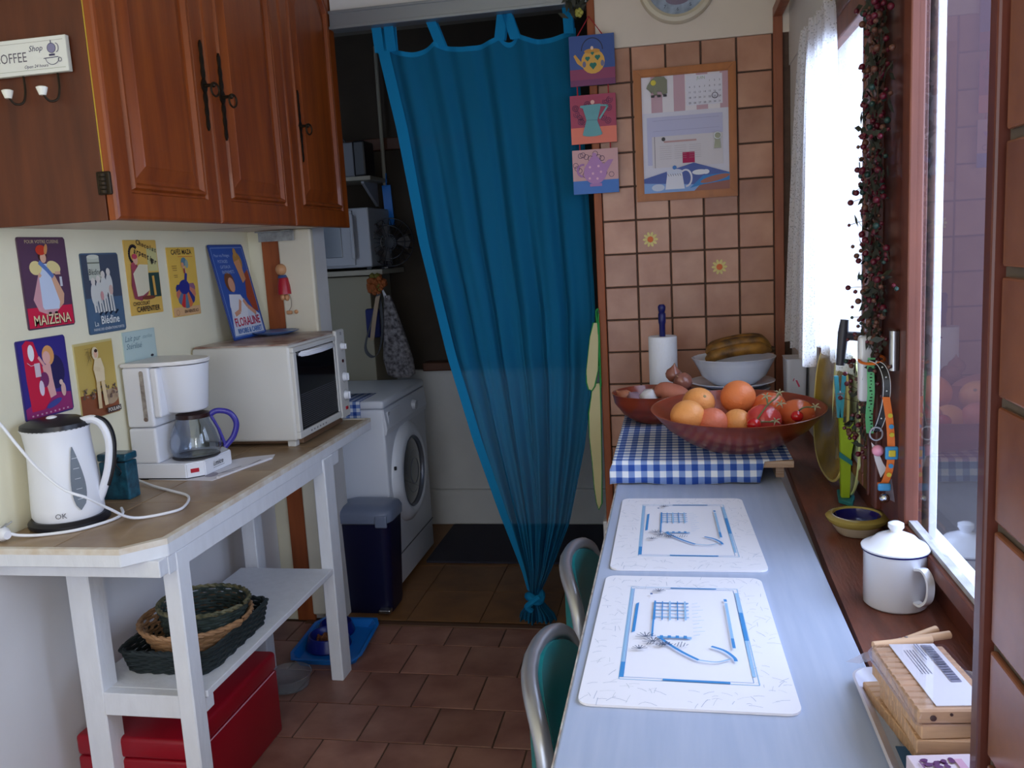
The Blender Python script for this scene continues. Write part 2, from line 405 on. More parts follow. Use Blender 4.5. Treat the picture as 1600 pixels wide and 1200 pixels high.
# right wall: recess, sill, near tiled wall with its wooden edge
struct('wall_window_side', rbox(XW+.004, XW+.12, 2.46, YB+.1, .80, 2.3, 0), plaster_white)
struct('wall_right_lower', rbox(XW-.1, XW+.14, -1.5, YB, 0, .80, 0), plaster_white)
struct('wall_right_upper', rbox(XW, XW+.14, -1.5, YB+.1, 2.0, CEIL, 0), plaster_white)
bm = B(); box(bm, XR+.0005, XR+.12, -1.5, -1.15, 0, CEIL, 0); box(bm, XR+.0005, XR+.12, -1.15, -.1, 0, .92, 0); box(bm, XR+.0005, XR+.12, -1.15, -.1, 2.2, CEIL, 0); struct('wall_right_rear', bm, plaster_white)  # opening added to let the rear fill in
nw = struct('wall_right', rbox(XR+.0005, XR+.25, -.1, .855, 0, CEIL, 0), mat('grey_grout', (104, 92, 84), .9, noise=.2, scale=30))
wt2 = mesh_of('wall_tile', rbox(-.006, .001, -P/2+.0045, P/2-.0045, -P/2+.0045, P/2-.0045, .0025, 2), mat('brown_wall_tile', (150, 96, 70), .2, noise=1, scale=9, rgb2=(122, 74, 52), rnd=.1, bump=.1, bscale=20))
for i in range(6):
    for j in range(8, 20):
        piece('wall_tile', wt2, nw, (XR, .842-(i+.5)*P, 1.055+(j-13)*P+P/2), (0, 0, 0))
for j in range(0, 1): pass
bm = B(); box(bm, XR-.012, XR+.02, .846, .868, .30, 2.3, .003); struct('trim_9', bm, frame_wood)
bm = B(); box(bm, XR+.02, XR+.25, .85, .866, .80, 2.3, .001); struct('trim_10', bm, frame_wood)
bm = B(); prism(bm, [(.252, .72), (.2515, .9), (.262, 1.55), (.300, 3.15), (XW+.02, 3.15), (XW+.02, .72)], 'z', .812, .840)
bmesh.ops.bevel(bm, geom=list(bm.edges), offset=.003, segments=2, affect='EDGES'); struct('window_sill', bm, sill_wood)
struct('wall_sill_front', rbox(.305, .33, .7, YB, 0, .812, 0), plaster_white)
bm = B(); box(bm, XW+.015, XW+.03, .72, 2.46, .838, .907, .002); struct('trim_11', bm, frame_wood)

# window_1 (near casement), window_2 (far casement behind the lace), mullion between
def casement(n, y0, y1, stile_near, stile_far, ztop=1.93):
    w_ = thing('window_%d' % n, '', '', (XW, y0, .906)); del w_['label'], w_['category']; w_['kind'] = 'structure'
    bm = B(); box(bm, XW-.012, XW+.012, y0, y1, .906, .934, .003); box(bm, XW-.012, XW+.012, y0, y1, ztop-.05, ztop, .003)
    box(bm, XW-.012, XW+.012, y1-stile_far, y1, .934, ztop-.05, .003); box(bm, XW-.012, XW+.012, y0, y0+stile_near, .934, ztop-.05, .003)
    part('window_frame', bm, mat('casement_wood', (124, 70, 52), .42, noise=1, scale=6, rgb2=(98, 52, 40), stretch=(5, 5, .7)), w_)
    bm = B(); g0, g1 = y0+stile_near, y1-stile_far
    box(bm, XW-.004, XW+.010, g0, g0+.010, .934, ztop-.05, 0)
    box(bm, XW-.004, XW+.010, g0, g1, .934, .943, 0); part('glazing_bead', bm, mat('grey_putty', (186, 184, 190), .6, noise=.3, scale=30), w_)
    part('pane', rbox(XW+.000, XW+.004, g0+.002, g1-.002, .940, ztop-.052, 0), pane_glass, w_)
    return w_
casement(1, 1.095, 1.602, .078, .045)
casement(2, 1.903, 2.462, .02, .03)
casement(3, .868, 1.093, .015, .015)
bm = B(); box(bm, XW-.010, XW+.03, 1.604, 1.901, .906, 1.95, .002); box(bm, XW-.022, XW-.008, 1.735, 1.775, .906, 1.95, .004); box(bm, XW-.016, XW-.008, 1.83, 1.842, .906, 1.95, .003)
struct('trim_12', bm, frame_wood)
bm = B(); box(bm, XW-.014, XW+.05, .868, 2.47, 1.93, 2.0, .003); struct('trim_13', bm, frame_wood)
# outer reveal and ledge of the window, painted white, and the neighbouring house outside
bm = B(); box(bm, XW+.040, XW+.054, 1.60, 1.72, .86, 2.0, .002); box(bm, XW+.05, XW+.2, 2.47, 2.6, .8, 2.1, .002); box(bm, XW+.04, XW+.10, .86, 2.6, .80, .86, .002)
struct('trim_14', bm, white_paint)
bm = B(); box(bm, XW+.14, 5, -3, 12, -.2, -.1, 0); struct('ground_outside', bm, mat('pale_paving', (98, 92, 96), .9, noise=.1))
bm = B(); box(bm, .9, 5.5, 6.0, 6.2, -.2, 4.2, 0); struct('wall_outside', bm, mat('pink_render', (128, 100, 108), .9, noise=.08, scale=2))

# room enclosure behind and above the camera, laundry room beyond the curtain
struct('ceiling', rbox(-1.75, .6, -1.5, 3.28, CEIL, CEIL+.1, 0), plaster)
bm = B(); box(bm, -1.75, -1.3, -1.42, -1.3, 0, CEIL, 0); box(bm, .2, .6, -1.42, -1.3, 0, CEIL, 0); box(bm, -1.3, .2, -1.42, -1.3, 2.2, CEIL, 0); struct('wall_behind', bm, plaster)
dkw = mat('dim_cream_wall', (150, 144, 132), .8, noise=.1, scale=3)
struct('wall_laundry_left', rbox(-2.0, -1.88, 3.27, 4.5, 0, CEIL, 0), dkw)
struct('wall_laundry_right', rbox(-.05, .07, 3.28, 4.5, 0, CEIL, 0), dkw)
bm = B(); box(bm, -1.9, -.05, 4.38, 4.5, 0, .84, 0); struct('wall_laundry_back', bm, plaster_white)
bm = B(); box(bm, -1.9, -.05, 4.355, 4.38, 0, .195, .01); struct('baseboard_laundry', bm, plaster_white)
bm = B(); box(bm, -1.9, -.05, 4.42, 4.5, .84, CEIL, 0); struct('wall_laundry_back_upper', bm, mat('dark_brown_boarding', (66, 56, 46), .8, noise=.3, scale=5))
bm = B(); box(bm, -1.30, -.05, 4.33, 4.46, .84, .885, .006); struct('trim_15', bm, mat('dark_ledge_wood', (92, 54, 36), .5, noise=.2, scale=8))
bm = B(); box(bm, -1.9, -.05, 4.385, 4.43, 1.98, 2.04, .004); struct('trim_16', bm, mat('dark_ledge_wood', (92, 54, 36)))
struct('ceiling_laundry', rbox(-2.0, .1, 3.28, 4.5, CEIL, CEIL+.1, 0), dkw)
bm = B(); prism(bm, rrect(-1.19, -.20, 3.79, 4.34, .01), 'z', .0005, .010)
one('laundry_mat', 'dark grey ribbed floor mat in front of the white laundry back wall', 'mat', bm, mat('charcoal_mat', (52, 50, 62), .95, bump=.8, bscale=200), (-.7, 4.06, 0))

# ================================================================ LEFT SIDE: wall cupboards
beige = mat('beige_laminate', (222, 208, 186), .5, noise=.05)
def door_rings(bm, y0, y1, z0, z1, x, xs):
    """raised panel with an arched head; rings of (inset, depth)"""
    def outline(d, arch):
        pts = []; a, b, c, e = y0+d, y1-d, z0+d, z1-d; n = 14
        pts += [(a, c), ((a+b)/2, c), (b, c), (b, (c+e)/2)]
        for i in range(n+1):
            t = i/n; yy = b+(a-b)*t; s = math.sin(PI*t)
            pts.append((yy, e-arch*(1-s**.8) if arch else e))
        pts += [(a, (c+e)/2)]
        return pts
    prev = None
    for d, dep, arch in xs:
        ring = [bm.verts.new((x+dep, p[0], p[1])) for p in outline(d, arch)]
        if prev:
            for i in range(len(ring)): bm.faces.new((prev[i], prev[(i+1) % len(ring)], ring[(i+1) % len(ring)], ring[i]))
        prev = ring
    bm.faces.new(prev)
def cab_door(root, y0, y1, z0, z1, hy, hz):
    bm = B(); y0 += .002; y1 -= .002
    door_rings(bm, y0, y1, z0, z1, -1.2, [(0, -.022, 0), (0, -.007, 0), (.003, -.002, 0), (.009, 0, 0), (.060, 0, .09), (.063, -.006, .09), (.068, -.006, .09), (.073, .003, .09), (.079, .003, .09), (.086, -.008, .09), (.094, -.009, .09), (.122, .0, .09), (.125, .0015, .09)])
    d = part('door', bm, oak, root)
    me = d.data; bmx = bmesh.new(); bmx.from_mesh(me)
    be = [e for e in bmx.edges if e.is_boundary]
    if be: bmesh.ops.contextual_create(bmx, geom=be)
    bmx.to_mesh(me); bmx.free()
    # ornate escutcheon and drop ring
    bm = B(); n = 26; L = .115; pts = []
    def wd(t): return .0035+.0065*abs(math.cos(t*PI*3.5))*(1-.55*abs(t)) + (.004 if abs(t) < .12 else 0)
    for i in range(n+1): t = -1+2*i/n; pts.append((hy+wd(t)*(1 if abs(t) < .99 else .1), hz+t*L))
    for i in range(n, -1, -1): t = -1+2*i/n; pts.append((hy-wd(t)*(1 if abs(t) < .99 else .1), hz+t*L))
    prism(bm, pts, 'x', -1.2, -1.1955)
    h = part('handle_plate', bm, dark_iron, d)
    bm = B(); tube(bm, [(-1.197, hy, hz), (-1.172, hy, hz)], .0045, 8); ball(bm, (-1.172, hy, hz), .007, 10)
    tube(bm, [(-1.168+.004*math.sin(a), hy+.013*math.sin(a), hz-.012+.017*math.cos(a)) for a in [2*PI*i/20 for i in range(20)]], .0028, 6, closed=True)
    part('ring_pull', bm, dark_iron, h if False else d)
    return d
ZC0, ZC1 = 1.560, 2.485
cb = thing('wall_cupboard', 'two-door honey oak wall cupboard, nearer one, dark brown side carrying the coffee sign', 'cupboard', (-1.4, 2.2, ZC0))
bm = B(); box(bm, XL+.002, -1.226, 1.764, 1.782, ZC0, ZC1, .001); part('side_panel', bm, walnut, cb)
bm = B(); box(bm, XL+.002, -1.226, 1.782, 2.706, ZC0+.006, ZC0+.024, .001); part('bottom_panel', bm, beige, cb)
bm = B(); box(bm, XL+.002, -1.226, 2.688, 2.706, ZC0+.024, ZC1, 0); box(bm, XL+.002, -1.226, 1.782, 2.688, ZC1-.018, ZC1, 0); box(bm, XL+.002, XL+.01, 1.782, 2.688, ZC0+.024, ZC1-.018, 0); part('carcass', bm, walnut, cb)
bm = B(); box(bm, -1.2255, -1.2225, 1.765, 1.780, ZC0+.10, ZC1, 0); part('edge_strip', bm, gold, cb)
bm = B(); box(bm, -1.238, -1.205, 1.757, 1.766, ZC0+.055, ZC0+.105, .003)
for i in range(5): tube(bm, [(-1.222, 1.757, ZC0+.058+i*.009), (-1.222, 1.757, ZC0+.064+i*.009)], .008, 10)
part('hinge', bm, dark_iron, cb)
cab_door(cb, 1.763, 2.222, ZC0, ZC1, 2.196, 1.915)
cab_door(cb, 2.222, 2.706, ZC0, ZC1, 2.288, 1.90)
cb = thing('wall_cupboard', 'single-door honey oak wall cupboard at the far end beside the blue curtain', 'cupboard', (-1.4, 2.95, ZC0))
bm = B(); box(bm, XL+.002, -1.226, 2.71, 2.728, ZC0+.006, ZC1, .001); box(bm, XL+.002, -1.226, 3.126, 3.14, ZC0+.006, ZC1, .001); box(bm, XL+.002, -1.226, 2.728, 3.126, ZC1-.018, ZC1, 0); box(bm, XL+.002, XL+.01, 2.728, 3.126, ZC0+.03, ZC1-.018, 0); part('carcass', bm, walnut, cb)
bm = B(); box(bm, XL+.002, -1.226, 2.728, 3.126, ZC0+.006, ZC0+.024, .001); part('bottom_panel', bm, beige, cb)
cab_door(cb, 2.707, 3.19, ZC0, ZC1, 2.795, 1.885)
bm = B(); box(bm, -1.53, -1.388, 3.085, 3.09, 1.524, 1.558, .001); box(bm, -1.53, -1.388, 3.06, 3.09, 1.558, 1.5625, .001)
for x in (-1.505, -1.46, -1.41): tube(bm, [(x, 3.082, 1.543), (x, 3.086, 1.543)], .005, 8)
one('metal_bracket', 'flat grey metal bracket with screws under the far cupboard', 'bracket', bm, mat('scuffed_metal', (176, 178, 176), .5, .4, noise=.4, scale=40), (-1.46, 3.09, 1.524))

# sign with hooks on the cupboard side
sg = thing('hook_sign', 'white coffee sign with a pot drawing and porcelain hooks on the brown cupboard side', 'sign', (-1.39, 1.755, 1.88))
part('board', rbox(-1.545, -1.262, 1.748, 1.760, 1.878, 1.953, .0015), mat('sign_edge', (200, 200, 188), .5), sg)
p = Print((-1.545, 1.748, 1.878), (1, 0, 0), (0, 0, 1)); ink = (58, 54, 92)
p.rect(.001, .282, .001, .074, (222, 224, 220))
p.line([(.006, .066), (.276, .066)], .0008, (150, 150, 140)); p.line([(.006, .009), (.276, .009)], .0008, (150, 160, 140))
p.text('COFFEE', .144, .036, .029, (96, 92, 104), sx=.82)
p.text('Shop', .208, .052, .017, ink, italic=.3); p.text('Open 24 hours', .205, .016, .0095, ink, italic=.3)
p.ell(.247, .050, .010, .010, (130, 128, 160)); p.ring(.247, .050, .010, .010, .0012, ink); p.line([(.247, .060), (.247, .066)], .002, ink); p.ring(.258, .050, .006, .009, .0016, ink, -PI/2, PI/2)
p.rect(.240, .254, .034, .038, ink); p.line([(.226, .030), (.262, .031)], .0015, ink)
p.ring(.247, .030, .016, .014, .0012, ink, PI, 2*PI); p.ring(.265, .025, .004, .004, .0012, ink)
p.done('printed_picture', sg)
for hx in (-1.482, -1.398, -1.314):
    bm = B(); tube(bm, smooth_path([(hx+.016, 1.757, 1.885), (hx+.018, 1.754, 1.845), (hx+.014, 1.748, 1.822), (hx+.004, 1.735, 1.818), (hx, 1.722, 1.832)]), .0025, 6)
    h = part('hook', bm, dark_iron, sg)
    bm = B(); lathe(bm, [(0, 0), (.007, 0), (.011, .012), (.012, .016), (.009, .018), (0, .018)], (hx, 1.722, 1.828), 14); part('knob', bm, mat('porcelain', (236, 236, 226), .2), h, smooth=True)

# ---------------------------------------------------------------- metal advertising plates
def plate(y0, y1, z0, z1, label, draw, col, bev=.003, tilt=0, r=.006, rot=0, x=XL, group=None):
    """plate on the left wall; print u runs along +y"""
    Wd, Hd = y1-y0, z1-z0
    t = thing('advertising_plate', label, 'sign', (x+.001, (y0+y1)/2, z0), group)
    bm = B(); prism(bm, rrect(y0, y1, z0, z1, r), 'x', x+.0008, x+.004)
    bmesh.ops.bevel(bm, geom=[e for e in bm.edges if all(abs(v.co.x-(x+.004)) < 1e-5 for v in e.verts)], offset=.0015, segments=2, affect='EDGES')
    part('metal_plate', bm, mat('plate_'+'%d_%d_%d' % col, col, .3, coat=.4), t)
    p = Print((x+.0041, y0, z0), (0, 1, 0), (0, 0, 1))
    draw(p, Wd, Hd); pr = p.done('printed_picture', t)
    if tilt or rot:
        t.rotation_euler = (rot, tilt, 0)
    return t
SK = (226, 178, 150)
def d1(p, W, Hh):
    p.poly(rrect(.004, W-.004, .004, Hh-.004, .004), (92, 62, 88)); p.rect(.004, W-.004, .004, .055, (212, 32, 72))
    p.text('POUR VOTRE CUISINE', W/2, Hh-.012, .0125, (214, 196, 150))
    p.poly([(.030, .075), (.045, .045), (.075, .035), (.105, .036), (.140, .060), (.146, .085), (.110, .145), (.062, .145)], (216, 160, 168))
    p.poly([(.115, .045), (.140, .060), (.146, .085), (.118, .135), (.100, .13)], (222, 172, 140))
    p.poly([(.060, .055), (.065, .048), (.120, .047), (.126, .065), (.104, .13), (.098, .165), (.066, .165), (.060, .13)], (206, 218, 240))
    p.ell(.052, .155, .022, .018, (232, 214, 150)); p.ell(.118, .155, .026, .016, (232, 214, 150), -.3)
    p.line([(.066, .17), (.092, .15), (.112, .13)], .012, (96, 128, 190)); p.line([(.06, .14), (.066, .132)], .01, SK); p.line([(.12, .14), (.14, .14)], .008, SK)
    p.ell(.082, .186, .016, .018, (70, 36, 30)); p.ell(.083, .180, .011, .013, SK); p.ell(.078, .200, .019, .013, (206, 62, 40)); p.ell(.096, .202, .006, .014, (214, 150, 90), -.3)
    p.rect(.134, .143, .105, .13, (220, 220, 226)); p.ell(.082, .038, .006, .003, (30, 20, 24)); p.ell(.105, .038, .006, .003, (30, 20, 24))
    p.text('MAIZENA', W/2+.002, .019, .036, (70, 24, 30), bold=.02, sx=.9); p.text('MAIZENA', W/2, .021, .036, (240, 220, 176), bold=.01, sx=.9)
def d2(p, W, Hh):
    p.poly(rrect(.002, W-.002, .002, Hh-.002, .004), (78, 104, 132)); p.rect(.002, W-.002, .10, Hh-.004, (70, 78, 96))
    p.rect(.026, .078, .15, .215, (196, 200, 184)); p.ell(.052, .215, .026, .006, (214, 216, 200)); p.rect(.026, .078, .196, .200, (120, 126, 110))
    p.text('Blédine', .052, .172, .024, (30, 36, 46), sx=.75, italic=.2)
    for cx, h in ((.040, .140), (.062, .146), (.084, .158), (.108, .165)):
        p.ell(cx, h-.03, .015, .032, (214, 214, 208)); p.ell(cx, h+.006, .009, .011, (222, 214, 204)); p.line([(cx-.005, h-.05), (cx-.002, .06)], .008, (214, 214, 208)); p.line([(cx+.005, h-.05), (cx+.010, .058)], .008, (200, 202, 200)); p.line([(cx+.012, .052), (cx+.026, .062)], .006, (30, 40, 60))
    p.ell(.070, .105, .007, .013, (206, 150, 150)); p.ell(.112, .120, .009, .014, (214, 180, 168))
    p.text('La', .030, .028, .02, (222, 226, 226)); p.text('Blédine', .092, .036, .032, (226, 230, 230), bold=.015, sx=.88)
    p.text('FARINE DES GÉNÉRATIONS FORTES', W/2, .012, .0098, (214, 218, 222), bold=.01, sx=.88)
def d3(p, W, Hh):
    p.rect(.001, W-.001, .001, Hh-.001, (226, 184, 92)); p.rect(.11, W-.003, .13, .2, (206, 200, 140)); p.rect(.105, W-.002, .05, .125, (46, 74, 70))
    p.ring(.042, .182, .022, .026, .010, (34, 26, 40), PI*.25, PI*1.6)
    for i, ch in enumerate('arpentier'): p.text(ch, .050+i*.0125, .192-.0028*i-.0002*i*i, .024, (40, 30, 44), bold=.02, rot=-.35)
    for i, ch in enumerate('Chocolat'): p.text(ch, .066+i*.0125, .218-.0035*i, .021, (40, 30, 44), bold=.01, rot=-.3)
    p.poly([(.022, .15), (.012, .09), (.020, .05), (.055, .042), (.09, .06), (.10, .075), (.07, .12), (.045, .16)], (150, 68, 84))
    p.poly([(.026, .125), (.036, .056), (.065, .058), (.100, .072), (.104, .15), (.06, .152)], (222, 214, 186)); p.ell(.044, .165, .012, .014, SK); p.ell(.042, .176, .013, .008, (200, 70, 96)); p.ell(.030, .145, .012, .014, (170, 74, 90))
    p.line([(.125, .115), (.128, .055)], .012, (222, 170, 84)); p.ell(.128, .16, .005, .010, (40, 44, 40)); p.ell(.09, .05, .035, .006, (120, 60, 44))
    p.text('CHOCOLAT', .050, .034, .0155, (34, 26, 34), bold=.02); p.text('CARPENTIER', W/2, .016, .0225, (34, 26, 34), bold=.02, sx=.93)
def d4(p, W, Hh):
    p.rect(.001, W-.001, .001, Hh-.001, (232, 190, 84)); p.rect(.002, W-.002, .002, .03, (226, 180, 130))
    p.text('CAFÉS MAZA', W/2, Hh-.016, .0225, (44, 26, 40), bold=.02, sx=.93); p.line([(.06, Hh-.03), (.15, Hh-.031)], .0015, (214, 90, 40))
    for i in range(9):
        a = PI*(.92+i*.145); p.poly([(.086, .105), (.086+.056*math.cos(a-.2), .080+.055*math.sin(a-.2)*(1)), (.086+.060*math.cos(a), .080+.056*math.sin(a)), (.086+.056*math.cos(a+.24), .080+.055*math.sin(a+.24))], [(40, 50, 130), (206, 120, 100), (100, 120, 150), (210, 50, 56), (96, 126, 150), (222, 120, 70), (46, 50, 130), (214, 130, 104), (150, 100, 130)][i])
    p.ell(.078, .095, .032, .024, (36, 44, 136)); p.line([(.088, .11), (.096, .14)], .014, (44, 54, 140)); p.line([(.096, .142), (.082, .165)], .009, SK)
    p.ell(.090, .178, .016, .014, (92, 132, 150)); p.ell(.106, .170, .010, .014, (150, 170, 160)); p.ell(.080, .168, .008, .008, (226, 160, 120)); p.rect(.083, .092, .140, .156, (160, 60, 60))
    for i, z in enumerate((.165, .158, .151, .135, .129)): p.line([(.016+i*.002, z), (.044, z)], .0016, (130, 90, 50))
    p.text('EN VENTE ICI', .105, .014, .014, (60, 30, 40), bold=.015); p.ring(.022, .014, .009, .009, .0012, (150, 80, 60))
def d5(p, W, Hh):
    p.poly(rrect(.004, W-.004, .004, Hh-.004, .006), (40, 86, 172)); p.ring(0, 0, 0, 0, .001, (40, 86, 172), n=2)
    b = [(.012, .012), (W-.012, .012), (W-.012, Hh-.012), (.012, Hh-.012), (.012, .012)]
    p.line(b, .002, (150, 176, 222))
    p.poly([(.015, .015), (W-.015, .015), (W-.015, .08), (.15, .13), (.10, .15), (.04, .12)], (214, 222, 238))
    p.poly([(W-.045, .235), (W-.014, .25), (W-.014, .09), (W-.05, .10), (W-.075, .15)], (166, 74, 48))
    p.ell(W-.070, .282, .030, .034, (184, 134, 60), .3); p.poly([(W-.10, .28), (W-.075, .20), (W-.045, .215), (W-.055, .29)], (214, 150, 104)); p.ell(W-.075, .315, .012, .016, (196, 146, 74))
    p.ell(.080, .208, .034, .036, (120, 66, 36)); p.ell(.088, .198, .022, .027, (222, 160, 130)); p.poly([(.05, .165), (.13, .16), (.16, .12), (.14, .06), (.06, .05), (.035, .12)], (232, 234, 242))
    p.line([(.055, .09), (.095, .10), (.118, .14)], .016, (220, 160, 130)); p.line([(.21, .085), (.16, .115), (.14, .14)], .017, (220, 160, 130))
    p.text('Pour vos Potages', .075, Hh-.040, .0155, (176, 196, 230)); p.text('POTAGES', .070, Hh-.062, .016, (176, 196, 230)); p.text('GATEAUX', .078, Hh-.082, .016, (176, 196, 230)); p.text('ENTREMETS', .088, Hh-.101, .016, (176, 196, 230))
    p.text('FLORALINE', W/2+.004, .060, .043, (196, 40, 84), bold=.02, sx=.86); p.text('RIVOIRE & CARRET', W/2+.006, .028, .0255, (40, 110, 190), bold=.025, sx=.84)
def d6(p, W, Hh):
    p.poly(rrect(.004, W-.004, .004, Hh-.004, .004), (54, 42, 132)); p.poly([(.004, .004), (W-.004, .004), (W-.004, .05), (.10, .06), (.004, .03)], (150, 40, 110))
    p.poly([(.025, .02), (.07, .02), (.105, .05), (.068, .17), (.060, .195), (.035, .2), (.020, .19), (.020, .1)], (206, 26, 66)); p.ell(.047, .168, .011, .021, (236, 236, 240)); p.ell(.125, .11, .035, .045, (36, 28, 84))
    p.ell(.106, .155, .022, .026, (226, 160, 96)); p.ell(.099, .150, .014, .017, (230, 176, 168)); p.poly([(.080, .130), (.110, .135), (.112, .095), (.118, .05), (.095, .045), (.085, .09)], (226, 170, 166)); p.line([(.088, .13), (.070, .155)], .008, (226, 170, 166))
    p.ell(.082, .095, .016, .020, (120, 44, 100)); p.rect(.052, .072, .105, .14, (214, 196, 206)); p.ell(.068, .075, .009, .02, (226, 210, 226)); p.ell(.106, .030, .03, .008, (60, 70, 150), .25); p.ell(.146, .06, .009, .018, (222, 180, 170)); p.ell(.140, .08, .007, .007, (222, 190, 176)); p.line([(.028, .145), (.04, .136), (.055, .137)], .0015, (220, 200, 210))
    for i in range(9): p.rect(.02+i*.016, .026+i*.016, .008, .012, (214, 170, 190))
def d7(p, W, Hh):
    p.rect(.002, W-.002, .002, Hh-.006, (196, 168, 88)); p.rect(.002, W-.002, .002, .07, (140, 76, 44)); p.ell(.13, .05, .035, .022, (176, 150, 120))
    rr = random.Random(3)
    for i in range(46): p.ell(rr.uniform(.01, W-.01), rr.uniform(.045, .085), .006, .003, rr.choice([(110, 84, 74), (90, 78, 60), (150, 120, 100)]), rr.uniform(0, 3), 6)
    p.line([(.075, .10), (.072, .025)], .015, (222, 196, 150)); p.line([(.095, .10), (.100, .03)], .015, (226, 200, 156)); p.poly([(.068, .10), (.105, .10), (.108, .135), (.098, .165), (.072, .165), (.062, .14)], (228, 208, 170)); p.line([(.062, .14), (.09, .132)], .012, (222, 200, 160))
    p.ell(.076, .180, .014, .018, (226, 210, 176)); p.ell(.078, .178, .008, .011, SK); p.ell(.080, .187, .007, .005, (60, 36, 30))
    for c in range(14): p.line([(.03+rr.uniform(0, .03), .15+rr.uniform(0, .05)), (.035+rr.uniform(0, .03), .15+rr.uniform(0, .05))], .0008, (110, 90, 50))
    p.rect(W-.068, W-.006, .006, .022, (60, 40, 40)); p.text('POULAIN', W-.037, .014, .0145, (230, 224, 210), bold=.01, sx=.9)
def d8(p, W, Hh):
    p.rect(.002, W-.002, .002, Hh-.002, (186, 206, 204)); p.text('Lait pur', .045, Hh-.022, .024, (84, 116, 130), italic=.35); p.text('sterilise', .12, Hh-.022, .016, (120, 150, 156), italic=.35); p.text('Stérilisé', .048, Hh-.045, .024, (84, 116, 130), italic=.35)
    p.ell(.135, .135, .008, .004, (40, 40, 56)); p.rect(.01, .02, .05, .10, (150, 40, 60))
plate(1.925, 2.100, 1.312, 1.545, 'embossed purple and red plate with a woman in a long white apron', d1, (92, 66, 84))
plate(2.154, 2.320, 1.276, 1.501, 'slate blue plate showing a tin and a line of walking pale figures', d2, (74, 92, 112))
plate(2.355, 2.520, 1.312, 1.537, 'yellow chocolate plate with a seated woman and large dark curved lettering', d3, (220, 178, 90), r=.002)
plate(2.575, 2.742, 1.288, 1.513, 'yellow coffee plate with a figure in a striped ball-shaped skirt', d4, (224, 184, 84), r=.002)
plate(1.872, 2.050, 1.088, 1.290, 'blue and red embossed plate of a child reaching for a telephone, above the kettle', d6, (60, 50, 120))
plate(2.079, 2.244, 1.045, 1.258, 'mustard plate with a figure in pale clothes standing, between kettle and coffee maker', d7, (206, 190, 130), r=.001)
plate(2.296, 2.458, 1.05, 1.268, 'pale grey-green plate with faint script, partly behind the coffee maker', d8, (180, 200, 198), r=.001)

# ================================================================ LEFT TABLE and what stands on it
ZS = .832; TX = -1.164
tb = thing('side_table', 'long white-painted wooden side table with brown tiled top along the left wall', 'table', (-1.38, 2.45, 0))
outl = [(XL+.003, 1.665), (-1.235, 1.668), (TX, 1.745), (TX, 3.135), (-1.62+.02, 3.135)]
inl = [(XL+.004, 1.678), (-1.242, 1.681), (TX-.016, 1.752), (TX-.016, 3.12), (-1.599, 3.12)]
bm = B(); prism(bm, outl, 'z', .790, ZS-.010); bmesh.ops.bevel(bm, geom=list(bm.edges), offset=.002, segments=1, affect='EDGES'); part('tabletop', bm, white_paint, tb)
bm = B()
for a, b, c, d in zip(outl[:4], outl[1:5], inl[:4], inl[1:5]): prism(bm, [a, b, d, c], 'z', ZS-.012, ZS+.002)
part('tabletop_edge', bm, mat('worn_white_edge', (226, 222, 214), .5, noise=1, scale=25, rgb2=(206, 190, 170)), tb)
top_tile = mat('brown_stone_tile', (168, 142, 112), .33, noise=1, scale=6, rgb2=(136, 110, 82), bump=.1, bscale=25, rnd=.06)
tys = [1.675, 2.035, 2.345, 2.535, 2.83, 3.12]; tys = [1.682, 2.035, 2.36, 2.665, 2.945, 3.119]
for a, b in zip(tys, tys[1:]):
    for c, d in ((XL+.006, -1.415), (-1.412, TX-.017)):
        bm = B()
        if a < 1.7 and d > -1.2: prism(bm, [(c, a), (-1.243, a), (d, 1.755), (d, b-.002), (c, b-.002)], 'z', ZS-.012, ZS)
        else: box(bm, c, d, a, b-.002, ZS-.012, ZS, .0008, 1)
        part('tile', bm, top_tile, tb)
def leg(x0, x1, y0, y1, z1=.79, tilt=0): 
    bm = B(); vs = box(bm, x0, x1, y0, y1, 0, z1, .003, 1)
    part('leg', bm, white_paint, tb)
leg(-1.208, -1.166, 1.775, 1.828); leg(-1.49, -1.428, 1.80, 1.86); leg(-1.206, -1.162, 2.655, 2.735); leg(-1.50, -1.45, 2.68, 2.74)
part('apron', rbox(-1.20, -1.168, 1.745, 2.80, .745, .79, .002), white_paint, tb); part('apron', rbox(-1.595, -1.17, 1.712, 1.745, .750, .79, .002), white_paint, tb)
part('shelf', rbox(-1.50, -1.162, 1.832, 2.652, .392, .410, .002), white_paint, tb)
part('rail', rbox(-1.43, -1.205, 1.800, 1.830, .350, .410, .002), white_paint, tb); part('rail', rbox(-1.45, -1.206, 2.665, 2.70, .345, .39, .002), white_paint, tb)
part('rail', rbox(-1.205, -1.170, 1.834, 1.87, .352, .391, .002), white_paint, tb)

